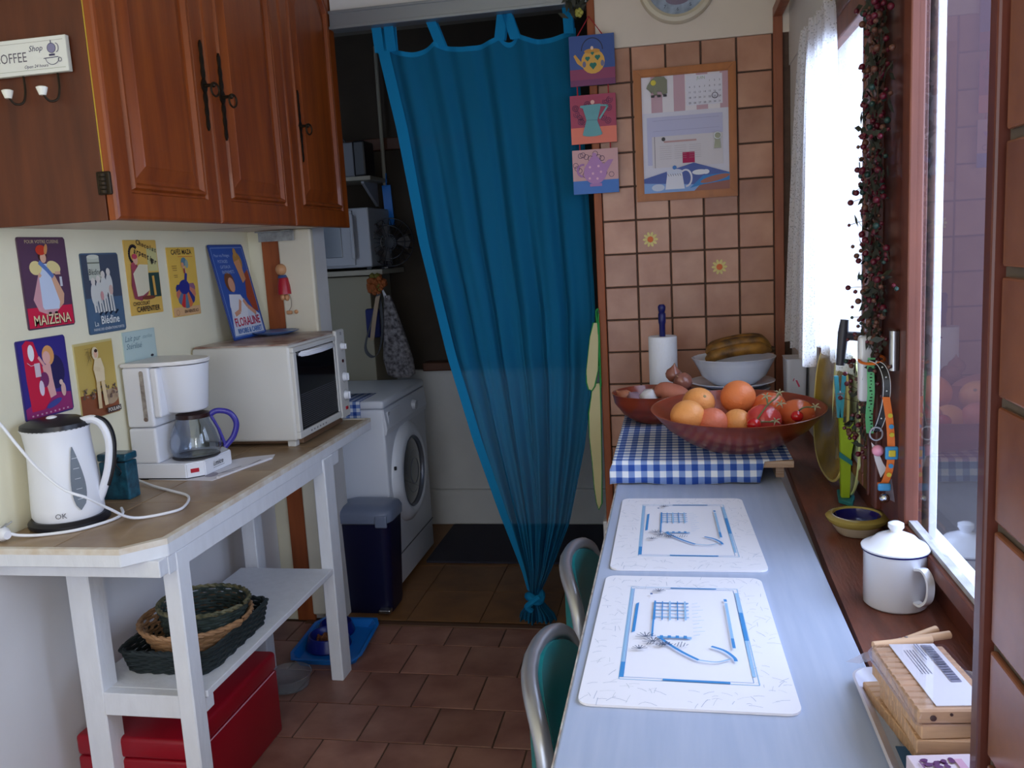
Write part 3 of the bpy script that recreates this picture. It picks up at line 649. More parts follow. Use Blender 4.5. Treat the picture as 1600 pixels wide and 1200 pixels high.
# kettle
kx, ky = -1.503, 1.862
kt = thing('kettle', 'white electric kettle with black lid and base and a water window', 'kettle', (kx, ky, ZS))
R_ = Matrix.Rotation(math.radians(18), 3, 'Z')
bm = B(); lathe(bm, [(0, 0), (.088, 0), (.094, .006), (.094, .014), (.086, .022), (0, .022)], (kx, ky, ZS), 36); part('power_base', bm, black, kt, smooth=True)
def ksec(r, z, a): return r*(1+(.20*max(0, math.cos(a-PI))**6)*max(0, (z-.17)/.08))
bm = B(); lathe(bm, [(0, .022), (.079, .022), (.083, .030), (.083, .05), (.079, .12), (.073, .19), (.071, .235), (.074, .245), (.070, .248), (0, .248)], (kx, ky, ZS), 40, fn=ksec, R=Matrix.Rotation(math.radians(22), 3, 'Z')); part('body', bm, white_plastic, kt, smooth=50)
bm = B(); lathe(bm, [(.074, .244), (.072, .256), (.05, .268), (.02, .274), (0, .275)], (kx, ky, ZS), 36, fn=lambda r, z, a: r*(1+.17*max(0, math.cos(a-PI))**6), R=Matrix.Rotation(math.radians(22), 3, 'Z')); ld = part('lid', bm, black, kt, smooth=True)
bm = B(); ball(bm, (kx+.004, ky-.02, ZS+.272), .013, 14, .45); part('lid_button', bm, white_plastic, ld, smooth=True)
dr = Vector((math.cos(math.radians(18)), math.sin(math.radians(18)), 0))
C = Vector((kx, ky, ZS))
hp = [C+dr*.045+Vector((0, 0, .252)), C+dr*.085+Vector((0, 0, .258)), C+dr*.108+Vector((0, 0, .238)), C+dr*.117+Vector((0, 0, .195)), C+dr*.108+Vector((0, 0, .135)), C+dr*.090+Vector((0, 0, .085)), C+dr*.076+Vector((0, 0, .055))]
bm = B(); tube(bm, smooth_path(hp, 7), .0125, 10, sy=.85, up=(0, 1, 0)); hd = part('handle', bm, white_plastic, kt, smooth=True)
bm = B(); tube(bm, [p+Vector((dr.x*.012, dr.y*.012, .004)) for p in smooth_path(hp[:6], 7)], .0045, 6, sy=2.0); part('handle_strip', bm, black, hd, smooth=True)
# water window on the side facing the room
def on_kettle(az, z): 
    a = math.radians(az); rr = .0015+(.083-.004*(z-.05)/.07 if z < .12 else .079-.006*(z-.12)/.07 if z < .19 else .073-.002*(z-.19)/.045)
    return (kx+rr*math.cos(a), ky+rr*math.sin(a), ZS+z)
bm = B(); L = []; Rr = []
for i in range(13):
    t = i/12; z = .048+t*.155; wv = .6+15*math.sin(PI*t**.75)**.8*(1-.30*t)
    L.append(bm.verts.new(on_kettle(-32-wv*.75, z))); Rr.append(bm.verts.new(on_kettle(-32+wv, z)))
for i in range(12): bm.faces.new((L[i], Rr[i], Rr[i+1], L[i+1]))
q = bmesh.ops.extrude_face_region(bm, geom=list(bm.faces)); bmesh.ops.translate(bm, vec=(.0015, -.003, 0), verts=[v for v in q['geom'] if isinstance(v, bmesh.types.BMVert)])
part('water_window', bm, mat('grey_window_plastic', (112, 120, 130), .25), kt, smooth=True)
bm = B()
for z in (.075, .10, .125, .15, .175): tube(bm, [tuple(Vector(on_kettle(-34, z))+Vector((.001, -.004, 0))), tuple(Vector(on_kettle(-24, z))+Vector((.001, -.004, 0)))], .0006, 4)
part('level_marks', bm, white_plastic, kt, kind='stuff')
p = Print(on_kettle(-78, .034), (math.sin(math.radians(58))*1, math.cos(math.radians(58))*-1*-1*-0+.5, 0), (0, 0, 1))
p.O += Vector((.002, -.005, 0)); p.U = Vector((.88, .47, 0)); p.N = p.U.cross(p.V); p.text('OK', .022, .006, .018, (90, 90, 100)); p.done('lettering', kt)
bm = B(); tube(bm, smooth_path([(-1.42, 1.95, ZS+.010), (-1.395, 1.915, ZS+.005), (-1.396, 1.86, ZS+.0045), (-1.435, 1.79, ZS+.0045), (-1.50, 1.755, ZS+.0045), (-1.540, 1.735, ZS+.010), (-1.553, 1.722, ZS+.018)], 8), .0038, 8); part('cord', bm, white_plastic, kt, smooth=True)
bm = B(); tube(bm, [(-1.553, 1.712, ZS+.018), (-1.566, 1.715, ZS+.019), (-1.58, 1.72, ZS+.02)], [.010, .017, .018], 14)
tube(bm, [(-1.58, 1.72, ZS+.020), (-1.588, 1.723, ZS+.02)], .016, 14)
pl = part('plug', bm, white_plastic, kt, smooth=40)
bm = B(); tube(bm, [(-1.574, 1.708, ZS+.030), (-1.560, 1.722, ZS+.044)], .0022, 6); tube(bm, [(-1.578, 1.728, ZS+.030), (-1.562, 1.74, ZS+.043)], .0022, 6); part('pin', bm, steel, pl)

# small marbled tin
mt = thing('hinged_tin', 'small teal marbled square tin with a wire clasp behind the kettle', 'tin', (-1.475, 2.085, ZS))
bm = B(); box(bm, -1.550, -1.466, 2.055, 2.105, ZS, ZS+.105, .004); part('body', bm, mat('teal_marble', (36, 96, 118), .3, noise=1, scale=45, rgb2=(14, 48, 66), coat=.3), mt)
bm = B(); box(bm, -1.552, -1.464, 2.053, 2.107, ZS+.107, ZS+.128, .005); part('lid', bm, mat('teal_marble', (36, 96, 118)), mt)
bm = B(); tube(bm, smooth_path([(-1.485, 2.052, ZS+.12), (-1.492, 2.050, ZS+.10), (-1.480, 2.050, ZS+.082), (-1.487, 2.050, ZS+.07)]), .0016, 6); tube(bm, [(-1.51, 2.052, ZS+.106), (-1.468, 2.052, ZS+.106)], .0014, 6); part('clasp', bm, black, mt)

# coffee maker: column against the wall, front towards the room
X0, X1, Y0, Y1 = -1.592, -1.374, 2.262, 2.478
cm = thing('coffee_maker', 'white filter coffee maker with a red switch and water gauge', 'coffee maker', (-1.49, 2.36, ZS))
bm = B(); pts = [(X0, Y0+.01), (X0+.01, Y0), (X1-.045, Y0-.002), (X1-.005, Y0+.035), (X1+.004, Y1-.04), (X1-.04, Y1), (X0, Y1)]
prism(bm, pts, 'z', ZS+.002, ZS+.048); bmesh.ops.bevel(bm, geom=list(bm.edges), offset=.003, segments=2, affect='EDGES'); bs = part('base', bm, white_plastic, cm)
bm = B(); prism(bm, [(x+(.004 if x < -1.5 else -.004), y) for x, y in pts], 'z', ZS, ZS+.004); part('foot', bm, black, cm)
bm = B(); box(bm, X0, X0+.088, Y0, Y1-.03, ZS+.048, ZS+.155, .008, 3); box(bm, X0, X0+.088, Y0, Y1-.03, ZS+.157, ZS+.335, .008, 3); part('water_tank', bm, white_plastic, cm)
bm = B(); box(bm, X0+.088, X0+.112, Y0+.003, Y1-.033, ZS+.185, ZS+.332, .006, 2); part('spout_housing', bm, white_plastic, cm)
bm = B(); fx, fy = X0+.140, 2.356
lathe(bm, [(0, .192), (.056, .192), (.062, .198), (.075, .325), (.077, .333), (0, .333)], (fx, fy, ZS), 32); part('filter_basket', bm, white_plastic, cm, smooth=50)
bm = B(); prism(bm, [(X0-.002, Y0-.003), (X0+.10, Y0-.003)]+[(fx+.080*math.cos(a), fy+.080*math.sin(a)) for a in [math.radians(-80+160*i/14) for i in range(15)]]+[(X0+.10, Y1-.025), (X0-.002, Y1-.025)], 'z', ZS+.336, ZS+.347); bmesh.ops.bevel(bm, geom=list(bm.edges), offset=.003, segments=2, affect='EDGES'); part('lid', bm, mat('ivory_plastic', (226, 224, 224), .3), cm)
bm = B(); prism(bm, rrect(X0+.057, X0+.070, ZS+.175, ZS+.325, .006), 'y', Y0-.0015, Y0+.001); g = part('water_gauge', bm, mat('smoky_gauge', (176, 168, 160), .3, noise=1, scale=60, rgb2=(120, 112, 108)), cm)
bm = B(); tube(bm, [(X0+.0635, Y0-.002, ZS+.182), (X0+.0635, Y0-.004, ZS+.182)], .006, 12); part('float', bm, mat('brown_grey', (120, 100, 90)), g)
bm = B(); lathe(bm, [(0, .048), (.066, .048), (.070, .051), (0, .052)], (fx+.014, fy, ZS), 30); part('warming_plate', bm, mat('hot_plate', (110, 104, 108), .4, .5), cm, smooth=True)
bm = B(); v = box(bm, -.012, .012, -.003, .001, -.006, .006, .001); 
swd = Vector((X1-.045, Y0-.002, 0)); swe = Vector((X1-.005, Y0+.035, 0)); ang = math.atan2(swe.y-swd.y, swe.x-swd.x); mid = (swd+swe)/2
bmesh.ops.rotate(bm, verts=bm.verts, cent=(0, 0, 0), matrix=Matrix.Rotation(ang, 3, 'Z')); bmesh.ops.translate(bm, vec=(mid.x-.002, mid.y-.002, ZS+.024), verts=bm.verts); part('power_switch', bm, mat('red_switch', (176, 20, 40), .25), cm, label='red power switch')
p = Print((X1-.004, Y0+.045, ZS+.012), (.009, .12, 0), (0, 0, 1)); p.O += Vector((.0015, 0, 0)); p.text('i.mice', .055, .016, .022, (50, 50, 60), italic=.2, bold=.01); p.line([(.028, .004), (.085, .004)], .001, (50, 50, 60)); p.done('lettering', cm)
bm = B(); tube(bm, smooth_path([(-1.596, 1.70, 1.19), (-1.535, 1.71, 1.125), (-1.498, 1.72, 1.062), (-1.453, 1.72, 1.007), (-1.394, 1.72, .958), (-1.355, 1.745, .930), (-1.345, 1.80, .888), (-1.330, 1.87, ZS+.010), (-1.267, 1.937, ZS+.005), (-1.264, 1.992, ZS+.005), (-1.306, 2.075, ZS+.005), (-1.381, 2.123, ZS+.005), (-1.475, 2.175, ZS+.006), (-1.57, 2.235, ZS+.012), (-1.598, 2.27, ZS+.02)], 8), .0036, 8); part('cord', bm, white_plastic, cm, smooth=True)
cf = thing('coffee_pot', 'empty glass coffee pot with brown lid and violet-blue handle', 'coffee pot', (fx+.016, fy, ZS+.052))
bm = B(); pr = [(.058, 0), (.069, .006), (.0745, .03), (.0735, .048), (.066, .078), (.052, .108), (.046, .122)]
lathe(bm, [(0, 0)]+pr+[(r-.0016, z) for r, z in pr[::-1][:-1]]+[(.056, .0022), (0, .0022)], (fx+.016, fy, ZS+.0525), 40); part('glass_jug', bm, mat('jug_glass', (232, 238, 246), .03, trans=1.0, ior=1.42), cf, smooth=True)
bm = B(); lathe(bm, [(.0475, .116), (.0495, .116), (.0495, .123), (.0475, .123)], (fx+.016, fy, ZS+.0525), 30); part('collar', bm, mat('brown_plastic', (48, 26, 24), .3), cf, smooth=40)
bm = B(); lathe(bm, [(0, .122), (.049, .122), (.049, .128), (.03, .134), (0, .135)], (fx+.016, fy, ZS+.0525), 30); part('lid', bm, mat('brown_plastic', (48, 26, 24)), cf, smooth=40)
hd_ = Vector((math.cos(math.radians(28)), math.sin(math.radians(28)), 0)); Cc = Vector((fx+.016, fy, ZS+.0525))
bm = B(); tube(bm, smooth_path([Cc+hd_*.048+Vector((0, 0, .118)), Cc+hd_*.07+Vector((0, 0, .128)), Cc+hd_*.105+Vector((0, 0, .118)), Cc+hd_*.122+Vector((0, 0, .085)), Cc+hd_*.110+Vector((0, 0, .045)), Cc+hd_*.082+Vector((0, 0, .014))], 7), .0085, 10, sy=.7)
tube(bm, [Cc+hd_*.050+Vector((0, 0, .118)), Cc+hd_*.070+Vector((0, 0, .07)), Cc+hd_*.085+Vector((0, 0, .016))], .005, 8); part('handle', bm, mat('violet_blue_plastic', (62, 56, 150), .25), cf, smooth=True)

# folded leaflet under the coffee maker
bm = B(); prism(bm, [(-1.55, 2.262), (-1.40, 2.262-.012), (-1.33, 2.245), (-1.265, 2.50), (-1.285, 2.56), (-1.375, 2.52), (-1.40, 2.49)], 'z', ZS+.0002, ZS+.0012); 
lf_ = thing('leaflet', 'white folded leaflet lying half under the coffee maker', 'leaflet', (-1.40, 2.38, ZS)); part('sheet', bm, mat('paper', (226, 224, 232), .8), lf_)
bm = B(); tube(bm, [(-1.272, 2.50, ZS+.003), (-1.325, 2.27, ZS+.003)], .0035, 8, sy=2); part('fold', bm, mat('paper', (226, 224, 232)), lf_)
p = Print((-1.40, 2.27, ZS+.0014), (1, 0, 0), (0, 1, 0)); p.line([(.02, .03), (.09, .10), (.10, .22)], .004, (100, 90, 120)); p.line([(.05, .06), (.075, .14)], .003, (60, 60, 80)); p.ell(.03, .04, .02, .028, (150, 144, 160), .4); p.done('printed_picture', lf_)

# mini oven
OX0, OX1, OY0, OY1, OZ = -1.595, -1.246, 2.650, 3.108, ZS
ov = thing('mini_oven', 'cream tabletop oven with black glass door, three knobs and rusty top', 'oven', (-1.43, 2.92, OZ))
bm = B(); box(bm, OX0, OX1, OY0, OY1, OZ+.022, OZ+.343, .010, 3); part('body', bm, cream_enamel, ov, smooth=40)
bm = B(); box(bm, OX0+.006, OX1-.004, OY0+.006, OY1-.006, OZ+.342, OZ+.348, .003); part('top_plate', bm, rusty, ov)
for yy in (OY0+.02, OY1-.045):
    for xx in (OX0+.02, OX1-.045): part('foot', rbox(xx, xx+.03, yy, yy+.03, OZ, OZ+.024, .003), cream_enamel, ov)
bm = B(); box(bm, OX0+.04, OX1, OY0+.05, OY1-.05, OZ+.004, OZ+.024, .003); part('crumb_tray', bm, mat('brown_tray_metal', (120, 92, 70), .5, .3), ov)  # crumb tray in one even dull brown
DY1 = OY1-.082
bm = B(); box(bm, OX1-.002, OX1+.012, OY0+.006, DY1, OZ+.028, OZ+.052, .003); box(bm, OX1-.002, OX1+.012, OY0+.006, DY1, OZ+.318, OZ+.335, .003); box(bm, OX1-.002, OX1+.012, OY0+.006, OY0+.030, OZ+.052, OZ+.318, .003); box(bm, OX1-.002, OX1+.010, DY1-.016, DY1, OZ+.052, OZ+.318, .003)
dv = part('door', bm, cream_enamel, ov)
part('glass', rbox(OX1+.001, OX1+.007, OY0+.028, DY1-.014, OZ+.050, OZ+.320, .001), dark_glass, dv)
bm = B()
for i in range(17): box(bm, OX1+.0072, OX1+.0078, OY0+.045, DY1-.02, OZ+.062+i*.0068, OZ+.0628+i*.0068, 0)
part('grill_lines', bm, mat('grill_line', (120, 120, 132), .4), dv)
bm = B(); prism(bm, [(OX1+.006, OY0+.05), (OX1+.03, OY0+.09), (OX1+.04, (OY0+DY1)/2), (OX1+.03, DY1-.06), (OX1+.006, DY1-.02)], 'z', OZ+.298, OZ+.316); bmesh.ops.bevel(bm, geom=list(bm.edges), offset=.005, segments=3, affect='EDGES'); part('handle', bm, white_plastic, dv, smooth=40)
pn = part('control_panel', rbox(OX1-.002, OX1+.014, DY1+.002, OY1+.004, OZ+.022, OZ+.353, .006), cream_enamel, ov)
for z, r, d in ((.29, .0125, 1), (.175, .0165, 0), (.105, .0165, 0)):
    bm = B(); tube(bm, [(OX1+.013, OY1-.036, OZ+z), (OX1+.030, OY1-.036, OZ+z)], [r, r*.86], 20); box(bm, OX1+.028, OX1+.034, OY1-.036-.003, OY1-.036+.003, OZ+z-r*.8, OZ+z+r*.8, .001); part('knob', bm, white_plastic, ov, smooth=40)
bm = B(); tube(bm, [(OX1+.013, OY1-.036, OZ+.235), (OX1+.017, OY1-.036, OZ+.235)], .0065, 14); part('indicator_lamp', bm, mat('dark_red_lamp', (70, 14, 24), .2), ov)
part('power_switch', rbox(OX1+.013, OX1+.018, OY1-.044, OY1-.026, OZ+.05, OZ+.062, .001), mat('red_switch', (176, 20, 40)), ov)
p = Print((OX1+.0142, DY1+.002, OZ+.022), (0, 1, 0), (0, 0, 1)); p.text('E5', .045, .316, .015, (60, 60, 66), bold=.02)
for z, r in ((.153, .022), (.083, .022), (.268, .018)): p.ring(.046, z, r, r, .0008, (120, 120, 120), 0, 2*PI)
p.done('printed_picture', ov)
p = Print((OX1+.0122, OY0+.006, OZ+.028), (0, 1, 0), (0, 0, 1))
for i in range(6): p.ell(.09+i*.025, .012, .006, .003, (130, 128, 132))
p.done('printed_picture', dv)
bm = B(); lathe(bm, [(0, 0), (.05, 0), (.088, .012), (.090, .014), (.086, .0145), (.05, .004), (0, .003)], (-1.47, 3.025, OZ+.3485), 32); one('saucer', 'small blue-rimmed saucer on top of the mini oven', 'saucer', bm, mat('blue_glaze', (96, 132, 188), .2), (-1.47, 3.025, OZ+.3485), smooth=True)
t = plate(0, .250, 0, .345, 'large blue plate of a child and an adult, leaning on the wall above the oven', d5, (34, 64, 140), r=.008, x=0)
t.location = (-1.528, 2.945, OZ+.3485); t.rotation_euler = (0, math.radians(-11), 0)
for c in t.children: c.location = (0, -.125+.125, 0)

# carved figure and small hanging things on the white post
fg = thing('wooden_figure', 'small painted wooden puppet in red hanging on the brown post', 'figure', (-1.462, 3.118, 1.25))
fx_, fy_ = -1.463, 3.112
bm = B(); ball(bm, (fx_, fy_, 1.418), .021, 16, 1.05); part('head', bm, mat('pale_wood', (206, 150, 104), .4), fg, smooth=True)
bm = B(); lathe(bm, [(0, 0), (.026, 0), (.024, .03), (.018, .06), (.010, .066), (0, .066)], (fx_+.006, fy_, 1.325), 18); part('torso', bm, mat('red_paint', (176, 30, 46), .3), fg, smooth=40)
bm = B(); lathe(bm, [(.016, 0), (.018, .005), (.014, .012), (0, .012)], (fx_+.003, fy_, 1.385), 16); part('collar', bm, mat('blue_paint', (60, 80, 130), .4), fg, smooth=True)
bm = B(); ball(bm, (fx_-.002, fy_, 1.314), .010, 10, 1.3); ball(bm, (fx_+.014, fy_, 1.312), .010, 10, 1.3); part('legs', bm, mat('pale_wood', (206, 150, 104)), fg, smooth=True)
bm = B(); tube(bm, smooth_path([(fx_+.022, fy_-.01, 1.34), (fx_+.034, fy_-.012, 1.31), (fx_+.034, fy_-.012, 1.28), (fx_+.022, fy_-.01, 1.262)]), .0015, 5); part('string', bm, mat('twine', (150, 140, 120), .8), fg)
bm = B(); box(bm, fx_+.010, fx_+.032, fy_-.012, fy_+.0, 1.248, 1.262, .004); ball(bm, (fx_+.046, fy_, 1.256), .008, 10); part('bead', bm, mat('pale_wood', (206, 150, 104)), fg)

# ---------------------------------------------------------------- under the table
rb = thing('storage_box', 'red plastic storage box with a lid on the floor under the table', 'box', (-1.40, 2.09, 0))
redp = mat('red_plastic', (146, 9, 30), .35, noise=.08, scale=3)
bm = B(); box(bm, -1.560, -1.240, 1.840, 2.340, 0, .205, .008, 3); part('body', bm, redp, rb, smooth=40)
bm = B(); box(bm, -1.561, -1.239, 1.839, 2.341, .2062, .265, .012, 3); part('lid', bm, redp, rb, smooth=40)
part('seam_strip', rbox(-1.2405, -1.2375, 1.86, 2.32, .2045, .2072, .0005), mat('pale_seam', (220, 160, 176), .5), rb)

def woven(bm, cx, cy, z0, z1, rx, ry, flare, rows, stakes, th, power=2.0, mi=0, seg=72):
    """rows of weavers passing in front of and behind the stakes"""
    def pt(a, t, off): 
        k = 1+flare*t; c, s = math.cos(a), math.sin(a); m = (abs(c)**power+abs(s)**power)**(-1/power)
        return Vector((cx+(rx*k+off)*c*m, cy+(ry*k+off)*s*m, z0+(z1-z0)*t))
    for j in range(rows):
        t = (j+.5)/rows
        tube(bm, [pt(2*PI*i/seg, t, th*.8*math.sin(stakes/2*2*PI*i/seg+PI*j)) for i in range(seg)], th, 5, closed=True, sy=1.1)
    for k in range(stakes): a = 2*PI*k/stakes; tube(bm, [pt(a, t, 0) for t in (0, .5, 1)], th*.6, 4)
    return pt
def rim(bm, pt, th, seg=72):
    for ph in (0, PI):
        tube(bm, [pt(2*PI*i/seg, 1, th*.7*math.sin(18*2*PI*i/seg+ph))+Vector((0, 0, th*.7*math.cos(18*2*PI*i/seg+ph))) for i in range(seg)], th, 5, closed=True)
def basket(name, label, cx, cy, z0, z1, rx, ry, flare, rows, stakes, th, col, rimcol, power=2.0, tilt=(0, 0)):
    t = thing(name, label, 'basket', (cx, cy, z0))
    bm = B(); pt = woven(bm, cx, cy, z0, z1, rx, ry, flare, rows, stakes, th, power); part('woven_side', bm, col, t, smooth=True, kind='stuff')
    bm = B(); rim(bm, pt, th*1.15); part('rim', bm, rimcol, t, smooth=True)
    bm = B(); n = 36; ring = [pt(2*PI*i/n, 0, 0) for i in range(n)]
    prism(bm, [(v.x, v.y) for v in ring], 'z', z0, z0+.003)
    for k in range(-6, 7):
        yy = cy+k*ry/6.5; ww = rx*(max(0, 1-abs((yy-cy)/ry)**power))**(1/power)*.97
        if ww > .01: tube(bm, [(cx-ww, yy, z0+.004), (cx+ww, yy, z0+.004)], th*.8, 4)
    part('base', bm, col, t)
    t.rotation_euler = (tilt[0], tilt[1], 0)
    return t
dk = mat('dark_green_wicker', (40, 50, 52), .6, noise=.4, scale=40); tan = mat('tan_wicker', (172, 130, 92), .6, noise=.3, scale=40); grn = mat('green_willow', (66, 78, 74), .6, noise=.4, scale=40, rgb2=(40, 50, 46))
tanrim = mat('green_tan_willow', (124, 116, 84), .6, noise=.5, scale=60, rgb2=(60, 66, 50))
basket('wicker_tray', 'rectangular near-black wicker tray on the shelf of the side table', -1.318, 2.07, .4112, .474, .118, .165, .10, 9, 40, .0042, dk, dk, power=9.0)
basket('wicker_basket', 'shallow oval tan wicker basket lying in the dark wicker tray', -1.322, 2.065, .4175, .500, .092, .112, .50, 9, 30, .0042, tan, tan, tilt=(math.radians(-3), math.radians(3)))
basket('wicker_basket', 'oval dark green wicker basket nested in the tan basket', -1.312, 2.085, .430, .532, .086, .104, .32, 12, 30, .0040, grn, tanrim, tilt=(math.radians(-5), math.radians(4)))

bm = B(); lathe(bm, [(0, .0015), (.048, .0015), (.068, .012), (.078, .052), (.080, .055), (.0775, .055), (.066, .014), (.046, .005), (0, .005)], (-1.335, 2.595, 0), 36)
one('glass_bowl', 'clear glass bowl on the floor beside the red box', 'bowl', bm, mat('cloudy_glass', (226, 232, 238), .08, trans=.92, ior=1.25), (-1.335, 2.595, 0), smooth=True)
ty = thing('plastic_tray', 'bright blue plastic tray on the floor behind the far table leg', 'tray', (-1.29, 2.945, 0))
pts = lambda d: [(-1.385+d, 2.745+d), (-1.17-d, 2.745+d), (-1.150-d, 2.79), (-1.175-d, 3.05), (-1.20-d, 3.095-d), (-1.40+d, 3.095-d), (-1.425+d, 3.05), (-1.41+d, 2.79)]
bm = B(); pv = None
for d, z in ((.018, .001), (0, .028), (-.008, .029), (-.008, .032), (.004, .031), (.022, .006)):
    rg = [bm.verts.new((x, y, z)) for x, y in pts(d)]
    if pv: [bm.faces.new((pv[i], pv[(i+1) % 8], rg[(i+1) % 8], rg[i])) for i in range(8)]
    else: bm.faces.new(rg[::-1])
    pv = rg
bm.faces.new(pv); part('tray', bm, mat('bright_blue_plastic', (14, 112, 200), .35), ty)
pb = thing('pet_bowl', 'dark blue pet bowl holding kibble in the bright blue tray', 'bowl', (-1.315, 2.90, .007))
bm = B(); lathe(bm, [(0, 0), (.082, 0), (.086, .006), (.072, .05), (.068, .052), (.063, .048), (.055, .020), (0, .018)], (-1.315, 2.90, .007), 36); part('bowl', bm, mat('dark_blue_plastic', (22, 34, 120), .3), pb, smooth=True)
bm = B(); rr = random.Random(5)
for i in range(90):
    a = rr.uniform(0, 2*PI); r = .046*math.sqrt(rr.random()); ico(bm, (-1.315+r*math.cos(a), 2.90+r*math.sin(a), .007+.028+rr.uniform(0, .008)), .006, 1)
part('kibble', bm, mat('kibble', (120, 70, 40), .8), pb, kind='stuff')
bm = B(); lathe(bm, [(0, 0), (.070, 0), (.073, .006), (.060, .045), (.056, .046), (.050, .018), (0, .016)], (-1.33, 3.015, .007), 30)
one('pet_bowl', 'empty dark blue pet bowl behind the one with kibble in the blue tray', 'bowl', bm, mat('dark_blue_plastic', (22, 34, 120)), (-1.33, 3.015, .007), smooth=True)

# ================================================================ DOORWAY CURTAIN
def interp(tab, z):
    if z >= tab[0][0]: return tab[0][1]
    for (z0, a), (z1, b) in zip(tab, tab[1:]):
        if z >= z1: t = (z-z1)/(z0-z1); return b+(a-b)*t
    return tab[-1][1]
LT_ = [(2.26, -1.036), (2.17, -1.031), (1.91, -.985), (1.49, -.930), (1.05, -.849), (.727, -.770), (.447, -.687), (.215, -.611), (.13, -.592), (.098, -.585), (.075, -.595), (.03, -.632), (0.0, -.640)]
RT_ = [(2.26, -.318), (2.03, -.307), (1.63, -.290), (1.22, -.280), (.938, -.301), (.696, -.342), (.397, -.415), (.216, -.493), (.13, -.536), (.098, -.545), (.075, -.532), (.03, -.492), (0.0, -.482)]
cu = thing('doorway_curtain', 'sheer blue tab-top curtain gathered into a knot near the floor in the doorway', 'curtain', (-.66, 3.185, 0.01))
tabs = [0.0, .055, .29, .62, .715, .985]
def ztop(u):
    best = 0
    for a, b in zip(tabs, tabs[1:]):
        if a <= u <= b: s = (u-a)/(b-a); return 2.198-.030*(1 if b-a > .08 else .3)*math.sin(PI*s)**.7
    return 2.195
def fold(u, z):
    g = max(0, min(1, (2.2-z)/2.0)); amp = .008+.020*g
    if z < .35: amp *= max(.35, z/.35)
    return (math.sin(u*2*PI*6.5+.6*math.sin(z*2.1))*.5+math.sin(u*2*PI*11+1.3+z*.8)*.22+math.sin(u*2*PI*27+.5)*.12*g*g)*amp*1.7
bm = B(); NU, NZ = 200, 90; grid = []
for j in range(NZ+1):
    t = j/NZ; row_ = []
    for i in range(NU+1):
        u = i/NU; zt = ztop(u); z = .004+(zt-.004)*(1-t)**1.15 if t < 1 else .004
        L_, R2 = interp(LT_, z), interp(RT_, z)
        uu = u+.012*math.sin(u*2*PI*6.5+1)*min(1, (2.2-z))
        x = L_+(R2-L_)*uu; bulge = 0
        wdt = (R2-L_)
        yy = 3.185+fold(u, z)+(.0)-(.03*math.sin(PI*u) if z < .5 else 0)*max(0, (.5-z)/.5)
        if z < .13: yy += .018*math.sin(u*2*PI*9)*(1 if z < .07 else .4)
        row_.append(bm.verts.new((x, yy, z)))
    grid.append(row_)
for j in range(NZ):
    for i in range(NU): bm.faces.new((grid[j][i], grid[j][i+1], grid[j+1][i+1], grid[j+1][i]))
part('cloth', bm, blue_sheer, cu, smooth=180)
bm = B()
def yc(u, z): return 3.185+fold(u, z)
def strip(bm, top, bot):
    a = [bm.verts.new(p) for p in top]; b = [bm.verts.new(p) for p in bot]
    for i in range(len(a)-1): bm.faces.new((a[i], a[i+1], b[i+1], b[i]))
n = 120; top, bot = [], []
for i in range(n+1):
    u = i/n; z = ztop(u); L_, R2 = interp(LT_, z), interp(RT_, z); uu = u+.012*math.sin(u*2*PI*6.5+1)*min(1, (2.2-z)); x = L_+(R2-L_)*uu
    top.append((x, yc(u, z)-.003, z+.001)); bot.append((x, yc(u, z-.016)-.003, z-.016))
strip(bm, top, bot); 
part('hem', bm, blue_hem, cu, smooth=180)
# folded-over left edge: a narrow second layer
bm = B(); a = []; b = []
for j in range(60):
    z = 2.18-j*2.05/59; x0 = interp(LT_, z); wv = (.042-.012*j/59)*(1 if z > .4 else z/.4)
    a.append((x0-.002, 3.172, z)); b.append((x0+wv, 3.166+.006*math.sin(j*.2), z))
strip(bm, a, b); part('side_hem', bm, blue_hem, cu, smooth=180)
for (xb, xt, wdd) in ((-1.030, -1.033, .036), (-.985, -.987, .036), (-.800, -.832, .036), (-.586, -.566, .038), (-.528, -.556, .036), (-.338, -.340, .034)):
    bm = B(); strip(bm, [(xt-wdd/2, 3.165, 2.275), (xt+wdd/2, 3.165, 2.275)], [(xb-wdd/2, 3.178, 2.178), (xb+wdd/2, 3.178, 2.178)])
    strip(bm, [(xt-wdd/2, 3.205, 2.275), (xt+wdd/2, 3.205, 2.275)], [(xb-wdd/2+.004, 3.19, 2.178), (xb+wdd/2+.004, 3.19, 2.178)]); part('tab', bm, blue_hem, cu)
bm = B(); tube(bm, [(-.565+.024*math.cos(a)*(1), 3.170+.030*math.sin(a), .105+.010*math.sin(a*2)) for a in [2*PI*i/22 for i in range(22)]], .017, 8, closed=True)
tube(bm, smooth_path([(-.545, 3.14, .115), (-.57, 3.125, .10), (-.59, 3.13, .08), (-.575, 3.14, .06)]), [.012]*25, 8); part('knot', bm, blue_hem, cu, smooth=True)
bm = B(); tube(bm, [(-1.33, 3.19, 2.274), (-.27, 3.19, 2.274)], .009, 12); one('curtain_rod', 'thin metal rod carrying the blue curtain behind the grey lintel strip', 'rod', bm, steel, (-.8, 3.19, 2.274), smooth=True)

